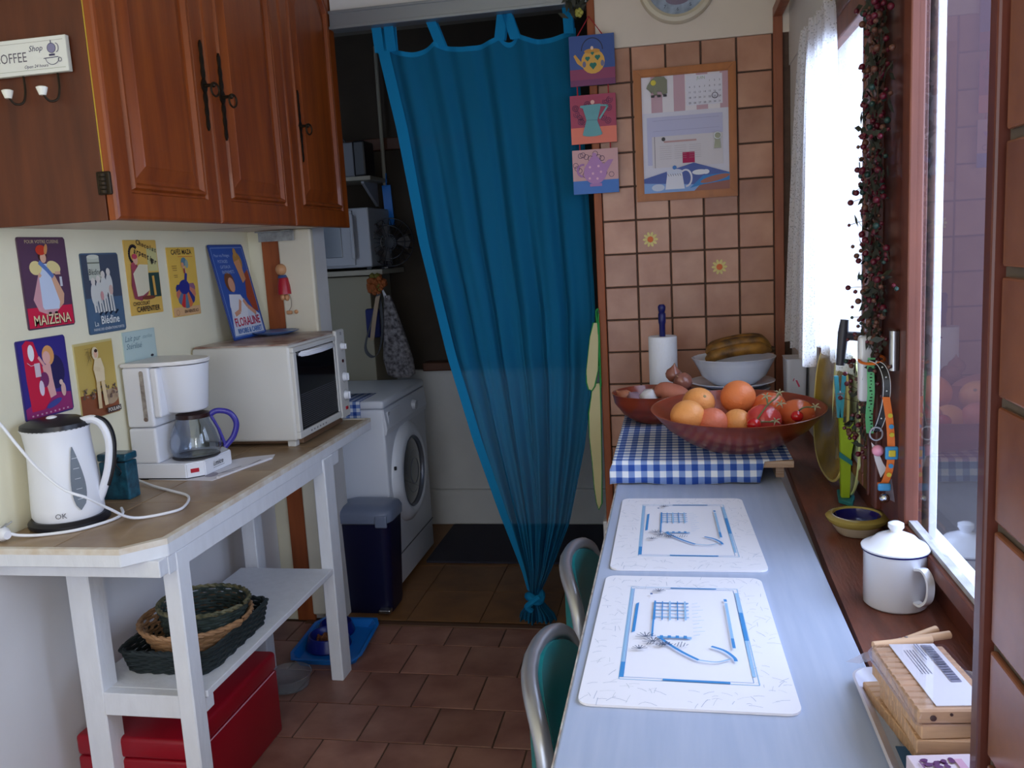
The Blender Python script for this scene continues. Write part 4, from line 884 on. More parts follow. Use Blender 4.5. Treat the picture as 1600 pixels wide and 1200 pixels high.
# ================================================================ LAUNDRY ROOM
wm = thing('washing_machine', 'white front-loading washing machine in the laundry beyond the doorway', 'washing machine', (-1.5, 3.7, 0))
wht = mat('appliance_white', (216, 220, 230), .3)
WX = -1.205
bm = B(); box(bm, -1.80, WX, 3.40, 4.00, .02, .815, .010, 3); part('cabinet', bm, wht, wm, smooth=40)
bm = B(); box(bm, -1.80, WX+.004, 3.395, 4.005, .817, .852, .012, 3); part('worktop', bm, wht, wm, smooth=40)
for yy in (3.44, 3.95):
    for xx in (-1.76, -1.25): part('foot', rbox(xx-.02, xx+.02, yy-.02, yy+.02, 0, .022, .003), black, wm)
bm = B(); prism(bm, [(WX-.002, .705), (WX+.006, .705), (WX+.012, .73), (WX+.002, .815), (WX-.002, .815)], 'y', 3.402, 3.998); cpn = part('control_panel', bm, wht, wm)
RY_ = Matrix.Rotation(math.radians(90), 3, 'Y')
bm = B(); tube(bm, [(WX+.006, 3.79, .765), (WX+.026, 3.79, .763)], [.026, .022], 24); part('dial', bm, mat('silver_grey_plastic', (190, 194, 206), .3), cpn, smooth=40)
part('drawer', rbox(WX, WX+.011, 3.43, 3.60, .725, .80, .004), wht, cpn)
p = Print((WX+.0115, 3.415, .72), (0, 1, 0), (0, 0, 1)); p.text('OT', .02, .07, .018, (60, 60, 80), bold=.02); p.done('lettering', cpn)
dc = (WX, 3.665, .485)
bm = B(); lathe(bm, [(.225, 0), (.222, .012), (.200, .030), (.175, .038), (.160, .030), (.152, .012)], dc, 44, R=RY_); dr_ = part('door', bm, wht, wm, smooth=50)
bm = B(); lathe(bm, [(.160, .030), (.156, .034), (.150, .026), (.148, .01)], dc, 40, R=RY_); part('door_ring', bm, mat('silver_ring', (120, 124, 136), .3, .5), dr_, smooth=True)
bm = B(); lathe(bm, [(.150, .022), (.12, .028), (.06, .034), (0, .035)], dc, 36, R=RY_); part('door_glass', bm, mat('dark_door_glass', (40, 44, 56), .05, coat=1.0), dr_, smooth=True)
bm = B(); lathe(bm, [(.10, .0285), (.098, .031), (.094, .030)], dc, 32, R=RY_); lathe(bm, [(.06, .0335), (.058, .036), (.055, .0345)], dc, 32, R=RY_); part('drum_rings', bm, mat('silver_ring', (120, 124, 136)), dr_, smooth=True)
for z in (.40, .55): 
    bm = B(); box(bm, WX+.012, WX+.022, 3.446, 3.458, z-.008, z+.008, .002); part('latch', bm, black, dr_)
bm = B(); box(bm, WX-.001, WX+.003, 3.402, 3.998, .155, .159, 0); part('plinth_seam', bm, mat('seam_grey', (90, 94, 104), .6), wm)
bm = B(); box(bm, -1.42, -1.418, 3.398, 3.401, .05, .80, 0); part('side_seam', bm, mat('seam_grey', (90, 94, 104)), wm)
def cloth_sheet(name, label, cat, rows_, m, loc, cols=30, group=None, thick=.0015):
    """rows_: list of (left point, right point, v) ; uv in metres"""
    bm = B(); uvl = bm.loops.layers.uv.new('UVMap'); g = []; dat = {}
    for (A, Bp, v) in rows_:
        A, Bp = Vector(A), Vector(Bp); W = (Bp-A).length; r = []
        for i in range(cols+1):
            t = i/cols; vt = bm.verts.new(A+(Bp-A)*t); dat[vt] = (A.x+(Bp.x-A.x)*t+2, v+2); r.append(vt)
        g.append(r)
    for j in range(len(g)-1):
        for i in range(cols): bm.faces.new((g[j][i], g[j][i+1], g[j+1][i+1], g[j+1][i]))
    for f in bm.faces:
        for l in f.loops: l[uvl].uv = dat[l.vert]
    o = one(name, label, cat, bm, m, loc, group=group, smooth=180)
    md = o.modifiers.new('thickness', 'SOLIDIFY'); md.thickness = thick; md.offset = -1
    return o
cloth_sheet('checked_cloth', 'small blue and white checked cloth draped on the washing machine', 'cloth',
            [((-1.52, 3.60, .8535), (-1.30, 3.60, .8535), 0), ((-1.52, 3.398, .8535), (-1.30, 3.398, .8535), .2), ((-1.52, 3.391, .850), (-1.30, 3.391, .850), .207), ((-1.52, 3.390, .77), (-1.302, 3.390, .77), .287)], gingham, (-1.41, 3.5, .853))

bn = thing('pedal_bin', 'dark navy pedal bin with a grey lid in front of the washing machine', 'bin', (-1.265, 3.30, 0))
navy = mat('navy_plastic', (16, 18, 52), .4)
def rr3(bm, levels, k=5, mi=0):
    pv = None
    for x0, x1, y0, y1, r, z in levels:
        rg = [bm.verts.new((x, y, z)) for x, y in rrect(x0, x1, y0, y1, r, k)]
        if pv: [bm.faces.new((pv[i], pv[(i+1) % len(rg)], rg[(i+1) % len(rg)], rg[i])) for i in range(len(rg))]
        else: bm.faces.new(rg[::-1])
        pv = rg
    bm.faces.new(pv)
bm = B(); rr3(bm, [(-1.375, -1.172, 3.215, 3.38, .03, 0), (-1.378, -1.168, 3.212, 3.383, .03, .02), (-1.390, -1.150, 3.195, 3.39, .035, .375), (-1.392, -1.148, 3.193, 3.39, .035, .385)]); part('body', bm, navy, bn, smooth=40)
bm = B(); rr3(bm, [(-1.388, -1.152, 3.198, 3.388, .035, .385), (-1.388, -1.152, 3.198, 3.388, .035, .392)]); part('bag_rim', bm, mat('crumpled_bag', (110, 114, 130), .4), bn)
gl_ = mat('slate_grey_plastic', (112, 122, 146), .32)
bm = B(); rr3(bm, [(-1.400, -1.140, 3.185, 3.392, .045, .392), (-1.403, -1.137, 3.182, 3.392, .05, .425), (-1.395, -1.145, 3.190, 3.388, .05, .440), (-1.36, -1.18, 3.22, 3.36, .04, .452), (-1.32, -1.22, 3.25, 3.33, .03, .455)]); l_ = part('lid', bm, gl_, bn, smooth=45)
part('lid_tab', rbox(-1.20, -1.150, 3.178, 3.19, .375, .425, .005), gl_, l_)
part('pedal', rbox(-1.215, -1.165, 3.180, 3.215, .012, .028, .004), steel, bn)

dimwhite = mat('dim_white_metal', (156, 158, 166), .4)  # white darkened so the colour itself carries the dim room's shade
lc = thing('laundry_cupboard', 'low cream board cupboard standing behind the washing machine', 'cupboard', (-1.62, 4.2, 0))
bm = B(); box(bm, -1.86, -1.452, 4.05, 4.37, 0, 1.355, .004); part('body', bm, mat('dim_cream_board', (140, 134, 116), .6), lc)  # cream darkened too, with the laundry's dimness put into its colour
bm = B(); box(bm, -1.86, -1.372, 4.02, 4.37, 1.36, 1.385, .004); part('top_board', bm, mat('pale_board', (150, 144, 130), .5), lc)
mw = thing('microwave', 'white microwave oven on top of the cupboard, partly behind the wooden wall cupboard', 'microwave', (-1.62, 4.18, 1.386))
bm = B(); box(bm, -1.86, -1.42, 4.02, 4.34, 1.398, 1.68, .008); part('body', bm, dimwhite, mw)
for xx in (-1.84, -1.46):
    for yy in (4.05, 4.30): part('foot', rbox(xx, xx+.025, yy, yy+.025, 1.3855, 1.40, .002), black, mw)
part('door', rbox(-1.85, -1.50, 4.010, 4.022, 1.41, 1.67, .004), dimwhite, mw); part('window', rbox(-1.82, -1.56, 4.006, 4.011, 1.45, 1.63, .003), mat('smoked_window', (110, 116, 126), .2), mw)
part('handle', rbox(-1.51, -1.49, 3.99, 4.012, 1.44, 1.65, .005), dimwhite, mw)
sh = thing('wall_shelf', 'narrow upper wall shelf in the dark laundry room', 'shelf', (-1.65, 4.25, 1.83))
bm = B(); box(bm, -1.88, -1.43, 4.12, 4.38, 1.815, 1.835, .003); part('board', bm, mat('pale_board', (200, 194, 176)), sh)
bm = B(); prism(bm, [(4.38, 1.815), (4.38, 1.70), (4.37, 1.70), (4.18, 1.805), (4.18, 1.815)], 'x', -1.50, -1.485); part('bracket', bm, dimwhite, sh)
rd = thing('portable_radio', 'grey box-shaped radio with a black end and carrying handle on the upper shelf', 'radio', (-1.56, 4.2, 1.8355))
bm = B(); box(bm, -1.68, -1.515, 4.14, 4.26, 1.8355, 2.00, .006); part('body', bm, mat('grey_case', (112, 114, 122), .5), rd)
bm = B(); box(bm, -1.515, -1.452, 4.13, 4.27, 1.8355, 2.005, .010); part('end_cap', bm, black, rd)
bm = B(); tube(bm, smooth_path([(-1.66, 4.2, 1.998), (-1.66, 4.2, 2.03), (-1.60, 4.2, 2.035), (-1.565, 4.2, 2.0)]), .005, 6); part('handle', bm, black, rd)
bm = B(); tube(bm, [(-1.435, 4.36, 2.48), (-1.44, 4.36, 1.385)], .010, 8); one('water_pipe', 'thin painted vertical pipe on the laundry back wall', 'pipe', bm, mat('pale_board', (200, 194, 176)), (-1.44, 4.36, 1.4), smooth=True)
# fan with a wire cage
fn_ = thing('fan', 'black wire-cage fan standing on the cupboard top in the laundry', 'fan', (-1.36, 4.12, 1.386))
bm = B()
for i in range(20):
    a = 2*PI*i/20; tube(bm, [(-1.345+.025*math.cos(a), 4.065, 1.510+.025*math.sin(a)), (-1.345+.08*math.cos(a), 4.07, 1.510+.08*math.sin(a)), (-1.345+.115*math.cos(a), 4.10, 1.510+.115*math.sin(a)), (-1.345+.06*math.cos(a), 4.15, 1.510+.06*math.sin(a))], .0016, 4)
for r, y in ((.115, 4.10), (.08, 4.07), (.04, 4.066)): tube(bm, [(-1.345+r*math.cos(a), y, 1.51+r*math.sin(a)) for a in [2*PI*i/28 for i in range(28)]], .0025, 5, closed=True)
part('cage', bm, black, fn_)
for k in range(3):
    bm = B(); a = 2*PI*k/3; pts_ = []
    for da, r in ((-.1, .02), (-.45, .09), (0, .10), (.45, .09), (.1, .02)): pts_.append((-1.345+r*math.cos(a+da), 1.51+r*math.sin(a+da)))
    prism(bm, pts_, 'y', 4.105, 4.108); part('blade', bm, mat('brown_black', (40, 32, 30), .4), fn_)
bm = B(); tube(bm, [(-1.345, 4.10, 1.51), (-1.345, 4.20, 1.51)], .03, 14); part('motor', bm, black, fn_)
bm = B(); lathe(bm, [(0, 0), (.045, 0), (.045, .008), (.01, .014), (.008, .10), (0, .10)], (-1.40, 4.16, 1.3855), 18); part('stand', bm, black, fn_)
# hanging things
bm = B(); ribbon(bm, [(-1.425, 4.34, 1.80), (-1.42, 4.335, 1.70), (-1.415, 4.33, 1.60)], (.045, 0, 0), .008); tube(bm, [(-1.425, 4.35, 1.86), (-1.425, 4.34, 1.80)], .003, 5)
one('hanging_strap', 'bright blue strap hanging from the wall above the fan', 'strap', bm, mat('bright_blue_plastic', (14, 112, 200)), (-1.42, 4.34, 1.6))
hk = Vector((-1.395, 3.99, 1.36))
bm = B(); rr = random.Random(11)
for i in range(60):
    ico(bm, (hk.x+max(-.034, min(.034, rr.gauss(0, .02))), hk.y+rr.uniform(-.015, .015), 1.315+max(-.04, min(.04, rr.gauss(0, .024)))), rr.uniform(.013, .019), 1, mi=rr.choice((0, 0, 1)))
one('net_sponge', 'orange and olive net bath puff hanging below the fan', 'sponge', bm, [mat('orange_net', (136, 70, 26), .8), mat('olive_net', (96, 88, 28), .8)], (hk.x, hk.y, 1.27), kind='thing')  # net colours darkened to carry the shade of the dark laundry
bg_ = thing('cloth_bag', 'long grey patterned cloth bag hanging beside the curtain in the laundry', 'bag', (-1.30, 4.0, .86))
bm = B(); pv = None
for z, a, c in ((1.26, .015, -1.345), (1.20, .03, -1.34), (1.05, .06, -1.325), (.95, .075, -1.315), (.88, .070, -1.305), (.862, .04, -1.30)):
    rg = [bm.verts.new((c+a*math.cos(t), 3.99+a*.35*math.sin(t)+.006*math.sin(3*t), z)) for t in [2*PI*i/20 for i in range(20)]]
    if pv: [bm.faces.new((pv[i], pv[(i+1) % 20], rg[(i+1) % 20], rg[i])) for i in range(20)]
    else: bm.faces.new(rg)
    pv = rg
bm.faces.new(pv[::-1]); part('bag', bm, mat('grey_patterned_cloth', (130, 126, 130), .9, noise=1, scale=60, rgb2=(50, 46, 50)), bg_, smooth=True)
bm = B(); tube(bm, [(-1.35, 3.99, 1.25), (-1.375, 3.99, 1.31), (-1.36, 3.99, 1.25)], .004, 5); part('drawstring', bm, mat('white_string', (210, 210, 220), .8), bg_)
hb = thing('hanging_bag', 'dark blue pouch with a long looped black strap below the bath puff', 'bag', (-1.42, 4.0, .98))
bm = B(); box(bm, -1.465, -1.395, 3.985, 4.01, 1.06, 1.20, .010); part('pouch', bm, mat('dark_blue_fabric', (24, 34, 92), .8), hb)
bm = B(); ribbon(bm, smooth_path([(-1.385, 3.975, 1.28), (-1.425, 3.97, 1.15), (-1.47, 3.97, 1.02), (-1.44, 3.97, .97), (-1.40, 3.97, 1.0), (-1.375, 3.97, 1.12), (-1.38, 3.975, 1.27)], 6), (.012, 0, .010), .004); part('strap', bm, black, hb)
bm = B(); ribbon(bm, smooth_path([(-1.385, 3.965, 1.26), (-1.41, 3.96, 1.15), (-1.43, 3.96, 1.05)], 6), (.022, 0, .006), .004); part('beige_strap', bm, mat('beige_webbing', (150, 130, 110), .8), hb)
# oven glove on the doorway post
gv = thing('double_oven_glove', 'long cream cloth with green piping hanging on the doorway post by the tiles', 'oven glove', (-.30, 3.11, .49))
crm = mat('cream_cotton', (206, 196, 150), .85, noise=.05); gp = mat('green_piping', (22, 140, 60), .6)
o1 = [(-.287, 1.17), (-.300, 1.12), (-.318, 1.00), (-.320, .955), (-.314, .93), (-.302, .925), (-.292, .94), (-.278, 1.0), (-.272, 1.1), (-.272, 1.17)]
o2 = [(-.300, .95), (-.305, .90), (-.318, .84), (-.318, .75), (-.312, .66), (-.308, .56), (-.302, .50), (-.296, .475), (-.284, .50), (-.280, .62), (-.276, .80), (-.272, .95)]
for nm, o_, ya in (('upper_flap', o1, 3.098), ('long_flap', o2, 3.108)):
    bm = B(); prism(bm, o_, 'y', ya, ya+.008); bmesh.ops.bevel(bm, geom=list(bm.edges), offset=.002, segments=2, affect='EDGES'); f = part(nm, bm, crm, gv, smooth=40)
    bm = B(); tube(bm, [(x, ya+.004, z) for x, z in o_], .0030, 6, closed=True); part('piping', bm, gp, f)
bm = B(); tube(bm, smooth_path([(-.275, 3.105, 1.17), (-.276, 3.105, 1.21), (-.268, 3.105, 1.215), (-.27, 3.105, 1.17)]), .003, 6); tube(bm, [(-.270, 3.102, .94), (-.268, 3.104, 1.17)], .0035, 6); part('loop', bm, gp, gv)
bm = B(); tube(bm, [(-.266, 3.13, 1.205), (-.266, 3.10, 1.205), (-.266, 3.096, 1.215)], .0025, 6); one('wall_hook', 'small metal hook on the brown doorway post holding the cream cloth', 'hook', bm, steel, (-.266, 3.13, 1.205))
# artificial foliage at the top of the post
fp = thing('artificial_foliage', 'dark green artificial foliage with a yellow bud at the top of the post', 'plant', (-.30, 3.12, 2.20))
bm = B(); rr = random.Random(8)
for i in range(40):
    c = Vector((-.305+rr.gauss(0, .016), 3.11+rr.gauss(0, .01), 2.265+rr.gauss(0, .028))); d = Vector((rr.gauss(0, 1), rr.gauss(0, .4), rr.gauss(0, 1))).normalized()*.022; s = Vector((-d.z, .002, d.x)).normalized()*.008
    v = [bm.verts.new(q) for q in (c-d, c-s, c+d, c+s)]; bm.faces.new(v)
part('leaves', bm, mat('dark_leaf', (44, 46, 34), .6), fp, kind='stuff')
bm = B()
for k in range(5): a = 2*PI*k/5; ball(bm, (-.292+.008*math.cos(a), 3.095, 2.222+.008*math.sin(a)), .0075, 8, 1.2)
part('bud', bm, mat('yellow_green_bud', (160, 156, 70), .6), fp, smooth=True)
bm = B(); tube(bm, [(-.29, 3.105, 2.22), (-.30, 3.11, 2.26), (-.30, 3.12, 2.31)], .002, 5); part('stem', bm, mat('dark_leaf', (46, 66, 36)), fp)

# ================================================================ ON THE TILED WALL
hg = thing('hanging_pictures', 'three little painted panels strung one below another on red cord beside the curtain', 'picture', (-.257, 3.12, 1.62))
red = mat('red_cord', (176, 34, 50), .7)
def pan(x0, x1, z0, z1, fn):
    t = part('panel', rbox(x0, x1, 3.107, 3.117, z0, z1, .001), mat('panel_edge', (60, 60, 90), .6), hg)
    p = Print((x0, 3.107, z0), (1, 0, 0), (0, 0, 1)); fn(p, x1-x0, z1-z0); p.done('printed_picture', t)
def q1(p, W, Hh):
    p.rect(0, W, 0, Hh, (54, 82, 146)); p.rect(0, W, 0, .055, (140, 60, 96)); p.rect(0, W, 0, .02, (116, 54, 98)); p.ring(.078, .115, .036, .040, .003, (30, 34, 60), 0, PI)
    p.poly([(.045, .072), (.020, .105), (.014, .10), (.026, .075), (.045, .06)], (214, 160, 70)); p.ell(.080, .078, .040, .040, (216, 164, 74)); p.ell(.078, .112, .027, .008, (200, 142, 60)); p.ell(.078, .122, .005, .006, (230, 200, 170))
    for u, v, s in ((.062, .088, .007), (.096, .090, .008), (.080, .064, .010), (.079, .104, .005)): p.ell(u-s*.5, v+s*.3, s*.7, s*.7, (30, 110, 96)); p.ell(u+s*.5, v+s*.3, s*.7, s*.7, (30, 110, 96)); p.poly([(u-s*1.1, v), (u, v-s*1.3), (u+s*1.1, v)], (30, 110, 96))
    for u in (.05, .112): p.ell(u, .07, .006, .010, (110, 110, 140))
def q2(p, W, Hh):
    p.rect(0, W, 0, Hh, (166, 62, 90)); p.rect(0, W, 0, .055, (228, 122, 100)); rr = random.Random(4)
    for i in range(16):
        u, v = rr.uniform(.012, W-.012), rr.uniform(.065, Hh-.01)
        p.ring(u, v, .010, .010, .0018, (84, 30, 78), rr.uniform(0, 3), 6+rr.uniform(0, 3), 12); p.ring(u, v, .005, .005, .0018, (84, 30, 78), n=8)
    p.poly([(.040, .03), (.055, .078), (.044, .118), (.034, .122), (.036, .128), (.105, .130), (.104, .115), (.092, .075), (.108, .03)], (100, 160, 166)); p.ell(.074, .03, .034, .007, (100, 160, 166)); p.line([(.102, .125), (.130, .122), (.100, .08)], .006, (110, 168, 172)); p.ell(.078, .137, .007, .007, (232, 176, 166)); p.line([(.056, .078), (.092, .077)], .002, (76, 132, 140))
def q3(p, W, Hh):
    p.rect(0, W, 0, Hh, (206, 160, 160)); p.rect(0, W, 0, .045, (64, 116, 190)); rr = random.Random(9)
    for i in range(18):
        u, v = rr.uniform(.01, W-.01), rr.uniform(.055, Hh-.008); p.ring(u, v, .0085, .0085, .0016, (74, 50, 90), n=12)
    p.ring(.035, .08, .018, .02, .007, (170, 120, 176), PI*.4, PI*1.5); p.poly([(.11, .06), (.135, .10), (.142, .112), (.125, .112), (.10, .09)], (176, 128, 178)); p.ell(.078, .072, .040, .040, (178, 128, 180)); p.poly([(.050, .10), (.105, .10), (.088, .125), (.066, .125)], (178, 128, 180)); p.ell(.077, .130, .008, .008, (178, 128, 180)); p.rect(.058, .10, .024, .034, (170, 120, 176))
    for u, v in ((.06, .09), (.09, .092), (.07, .068), (.098, .072), (.085, .05), (.058, .052)): p.ell(u, v, .0045, .0045, (226, 176, 196), n=6)
pan(-.332, -.178, 1.985, 2.150, q1); pan(-.337, -.180, 1.792, 1.955, q2); pan(-.337, -.179, 1.622, 1.772, q3)
bm = B(); tube(bm, [(-.303, 3.112, 2.150), (-.262, 3.124, 2.215), (-.218, 3.112, 2.150)], .002, 6); part('cord', bm, red, hg)
for x in (-.310, -.204):
    for a, b in ((1.955, 1.985), (1.772, 1.792)): bm = B(); tube(bm, [(x, 3.112, a), (x, 3.112, b)], .002, 6); part('cord', bm, red, hg)

nb = thing('framed_board', 'wood-framed notice board with a calendar and teapot picture on the wall tiles', 'notice board', (.052, 3.13, 1.58))
bx0, bx1, bz0, bz1 = -.119, .222, 1.584, 2.025; f_w = .026
bm = B()
for pts_ in ([(bx0, bz0), (bx1, bz0), (bx1-f_w, bz0+f_w), (bx0+f_w, bz0+f_w)], [(bx0, bz1), (bx1, bz1), (bx1-f_w, bz1-f_w), (bx0+f_w, bz1-f_w)], [(bx0, bz0), (bx0+f_w, bz0+f_w), (bx0+f_w, bz1-f_w), (bx0, bz1)], [(bx1, bz0), (bx1-f_w, bz0+f_w), (bx1-f_w, bz1-f_w), (bx1, bz1)]):
    prism(bm, pts_, 'y', 3.125, 3.143)
bmesh.ops.bevel(bm, geom=[e for e in bm.edges if all(v.co.y < 3.126 for v in e.verts)], offset=.004, segments=2, affect='EDGES')
part('frame', bm, mat('frame_oak', (180, 110, 56), .4, noise=.2, scale=10, stretch=(3, 3, .6)), nb)
part('board', rbox(bx0+.02, bx1-.02, 3.136, 3.142, bz0+.02, bz1-.02, 0), mat('board_white', (206, 204, 220), .3), nb)
p = Print((bx0+f_w, 3.136, bz0+f_w), (1, 0, 0), (0, 0, 1)); W, Hh = bx1-bx0-2*f_w, bz1-bz0-2*f_w
p.rect(0, W, 0, Hh, (214, 212, 226)); p.rect(0, W, .27, Hh, (226, 220, 226))
for u in (.032, .108, .184, .262): p.rect(u, u+.038, .27, Hh, (196, 160, 172))
p.rect(.15, .27, .285, Hh-.006, (222, 220, 232)); p.text('JUIN', .20, Hh-.016, .014, (150, 170, 140))
k = 1
for r in range(5):
    for c in range(7):
        if r == 0 and c < 4: continue
        if k > 31: break
        p.text(str(k), .162+c*.0165, .362-r*.0175, .0085, (70, 66, 90)); k += 1
p.ring(.245, .312, .0095, .0095, .002, (40, 26, 60))
p.poly([(0, 0), (W, 0), (W, .055), (.17, .095), (0, .050)], (74, 94, 164)); p.poly([(0, 0), (.19, 0), (.20, .02), (0, .035)], (130, 166, 220)); p.poly([(.17, 0), (W, 0), (W, .055), (.20, .03)], (150, 96, 84)); p.poly([(.155, .01), (.20, .05), (.29, .055), (W, .03), (.20, .02)], (50, 130, 200)); p.ell(.24, .038, .05, .010, (166, 104, 88), .2)
p.poly([(.072, .010), (.138, .010), (.130, .065), (.080, .065)], (224, 224, 236)); p.ell(.105, .068, .027, .010, (206, 212, 232)); p.ell(.105, .083, .007, .007, (60, 120, 190)); p.ring(.142, .045, .020, .028, .006, (222, 222, 234), -PI*.5, PI*.7)
for i in range(6): p.line([(.082+i*.008, .062), (.086+i*.008, .054)], .0015, (60, 60, 90))
p.ell(.048, .018, .022, .012, (196, 206, 228)); p.ell(.19, .062, .026, .009, (226, 228, 238)); p.ell(.21, .062, .012, .008, (226, 228, 238))
p.done('printed_picture', nb)
YN = 3.1352
def note(name, label, cat, x0, x1, z0, z1, y, col, draw=None, rot=0):
    t = thing(name, label, cat, ((x0+x1)/2, y, z0)); part('sheet', rbox(x0, x1, y-.0006, y, z0, z1, 0), mat('sheet_%d_%d_%d' % col, col, .7), t)
    if draw: p = Print((x0, y-.0006, z0), (1, 0, 0), (0, 0, 1)); draw(p, x1-x0, z1-z0); p.done('printed_picture', t)
    return t
def lines(n, m0, col):
    def f(p, W, Hh):
        for i in range(n): p.line([(m0, Hh-.012-i*(Hh-.02)/n), (W-.012, Hh-.012-i*(Hh-.02)/n)], .0012, col)
    return f
note('letter', 'pale lilac letter pinned behind the white card on the framed board', 'letter', -.078, .176, 1.705, 1.865, YN, (190, 190, 220), lines(4, .02, (160, 160, 196)))
def card(p, W, Hh):
    p.rect(.008, .0095, 0, Hh, (50, 46, 70)); p.rect(.04, .15, Hh-.022, Hh-.016, (190, 150, 150))
    for c in range(3):
        for i in range(7): p.line([(.025+c*.05, Hh-.034-i*.007), (.065+c*.05, Hh-.034-i*.007)], .0008, (170, 160, 166))
note('card', 'cream ticket-like printed card under the clip on the framed board', 'card', -.062, .176, 1.695, 1.800, YN-.001, (214, 208, 214), card)
note('sticky_note', 'small crimson rectangle stuck low on the cream card', 'note', .040, .081, 1.706, 1.742, YN-.0022, (176, 30, 84))
# elephant magnet, clip, round pin
em = thing('elephant_magnet', 'grey-green elephant magnet with a yellow ear on the framed board', 'magnet', (-.045, 3.13, 1.935))
bm = B(); prism(bm, [(-.068, 1.955), (-.060, 1.945), (-.056, 1.950), (-.050, 1.938), (-.040, 1.938), (-.040, 1.950), (-.026, 1.948), (-.022, 1.938), (-.012, 1.940), (-.006, 1.942), (-.006, 1.985), (-.016, 1.996), (-.045, 1.998), (-.060, 1.988), (-.072, 1.972), (-.076, 1.962)], 'y', 3.129, 3.1352); part('body', bm, mat('grey_green_enamel', (128, 130, 110), .5), em)
bm = B(); tube(bm, [(-.052, 3.1285, 1.978), (-.052, 3.1262, 1.978)], .009, 14); part('ear', bm, mat('yellow_enamel', (214, 196, 60), .4), em)
for x in (-.055, -.034, -.014): bm = B(); box(bm, x-.006, x+.006, 3.1285, 3.135, 1.931, 1.938, .001); part('foot', bm, mat('dark_foot', (60, 56, 60), .5), em)
cl = thing('magnetic_clip', 'silver bulldog clip magnet at the right end of the cream card', 'clip', (.157, 3.13, 1.745))
bm = B(); prism(bm, [(.146, 1.748), (.169, 1.748), (.166, 1.775), (.170, 1.790), (.158, 1.80), (.146, 1.79), (.149, 1.775)], 'y', 3.1275, 3.1328); part('body', bm, mat('khaki_metal', (130, 130, 112), .35, .7), cl); bm = B(); tube(bm, [(.158+.011*math.cos(a), 3.126, 1.789+.011*math.sin(a)) for a in [2*PI*i/16 for i in range(16)]], .0022, 6, closed=True); part('ring', bm, steel, cl)
bm = B(); tube(bm, [(-.023, 3.134, 1.790), (-.023, 3.128, 1.790)], .0065, 14); one('round_magnet', 'small round dark magnet holding the left of the cream card', 'magnet', bm, mat('dark_foot', (60, 56, 60)), (-.023, 3.13, 1.79))

# wall clock, lower part in view
ck = thing('wall_clock', 'round cream-framed wall clock with a pale blue picture dial above the tiles', 'clock', (.036, 3.13, 2.16))
CR = Matrix.Rotation(math.radians(90), 3, 'X'); cc = (.036, 3.138, 2.292)
bm = B(); lathe(bm, [(.130, 0), (.131, .010), (.124, .022), (.112, .026), (.101, .018), (.0995, .010)], cc, 56, R=CR); part('frame', bm, mat('cream_frame', (206, 196, 174), .4), ck, smooth=True)
bm = B(); lathe(bm, [(.1005, .008), (.1005, .011), (0, .011)], cc, 48, R=CR); part('dial', bm, mat('dial_print', (196, 210, 226), .4, noise=1, scale=38, rgb2=(150, 160, 176)), ck)
p = Print((.036, 3.1268, 2.292), (1, 0, 0), (0, 0, 1)); 
for k in range(12): a = PI/2-2*PI*k/12; p.text(str(k or 12), .084*math.cos(a), .084*math.sin(a), .016, (70, 70, 90))
p.ell(0, -.05, .04, .02, (150, 130, 150)); p.line([(0, 0), (-.04, .03)], .004, (30, 30, 40)); p.line([(0, 0), (.01, .065)], .003, (30, 30, 40)); p.done('printed_picture', ck)
bm = B(); lathe(bm, [(.100, .016), (0, .017)], cc, 48, R=CR); part('glass', bm, clear, ck)
for (x, z, lab) in ((-.078, 1.453, 'yellow daisy sticker on a wall tile, upper left one with an orange centre'), (.157, 1.345, 'yellow daisy sticker on a wall tile, lower right one with an orange centre')):
    t = thing('flower_sticker', lab, 'sticker', (x, 3.148, z), 'daisy stickers on the wall tiles')
    for k in range(10):
        a = 2*PI*k/10; bm = B(); pts_ = []
        for j in range(10): b_ = 2*PI*j/10; pr_, tg = .0175+.0095*math.cos(b_), .0048*math.sin(b_); pts_.append((x+pr_*math.cos(a)-tg*math.sin(a), z+pr_*math.sin(a)+tg*math.cos(a)))
        prism(bm, pts_, 'y', 3.1415, 3.1435); part('petal', bm, mat('pale_yellow', (222, 206, 130), .5), t)
    bm = B(); tube(bm, [(x, 3.1435, z), (x, 3.139, z)], .0105, 16); part('centre', bm, mat('orange_centre', (222, 104, 40), .5), t)

# ================================================================ RIGHT TABLE, CHAIRS, SHELF BOARD
ZT2 = .85
rt = thing('dining_table', 'narrow blue-grey laminate table along the window sill', 'table', (.05, 1.8, 0))
bm = B(); box(bm, -.154, .249, .55, 2.95, .825, .8495, .003); part('tabletop', bm, table_blue, rt)
bm = B(); box(bm, -.1565, -.1535, .55, 2.95, .826, .848, .001); part('edge_strip', bm, mat('worn_brown_edge', (150, 130, 116), .6, noise=1, scale=40, rgb2=(200, 196, 190)), rt)
for x, y in ((-.10, .62), (.19, .62), (-.10, 2.88), (.19, 2.88)): part('leg', rbox(x, x+.045, y, y+.045, 0, .825, .003), grey_metal, rt)
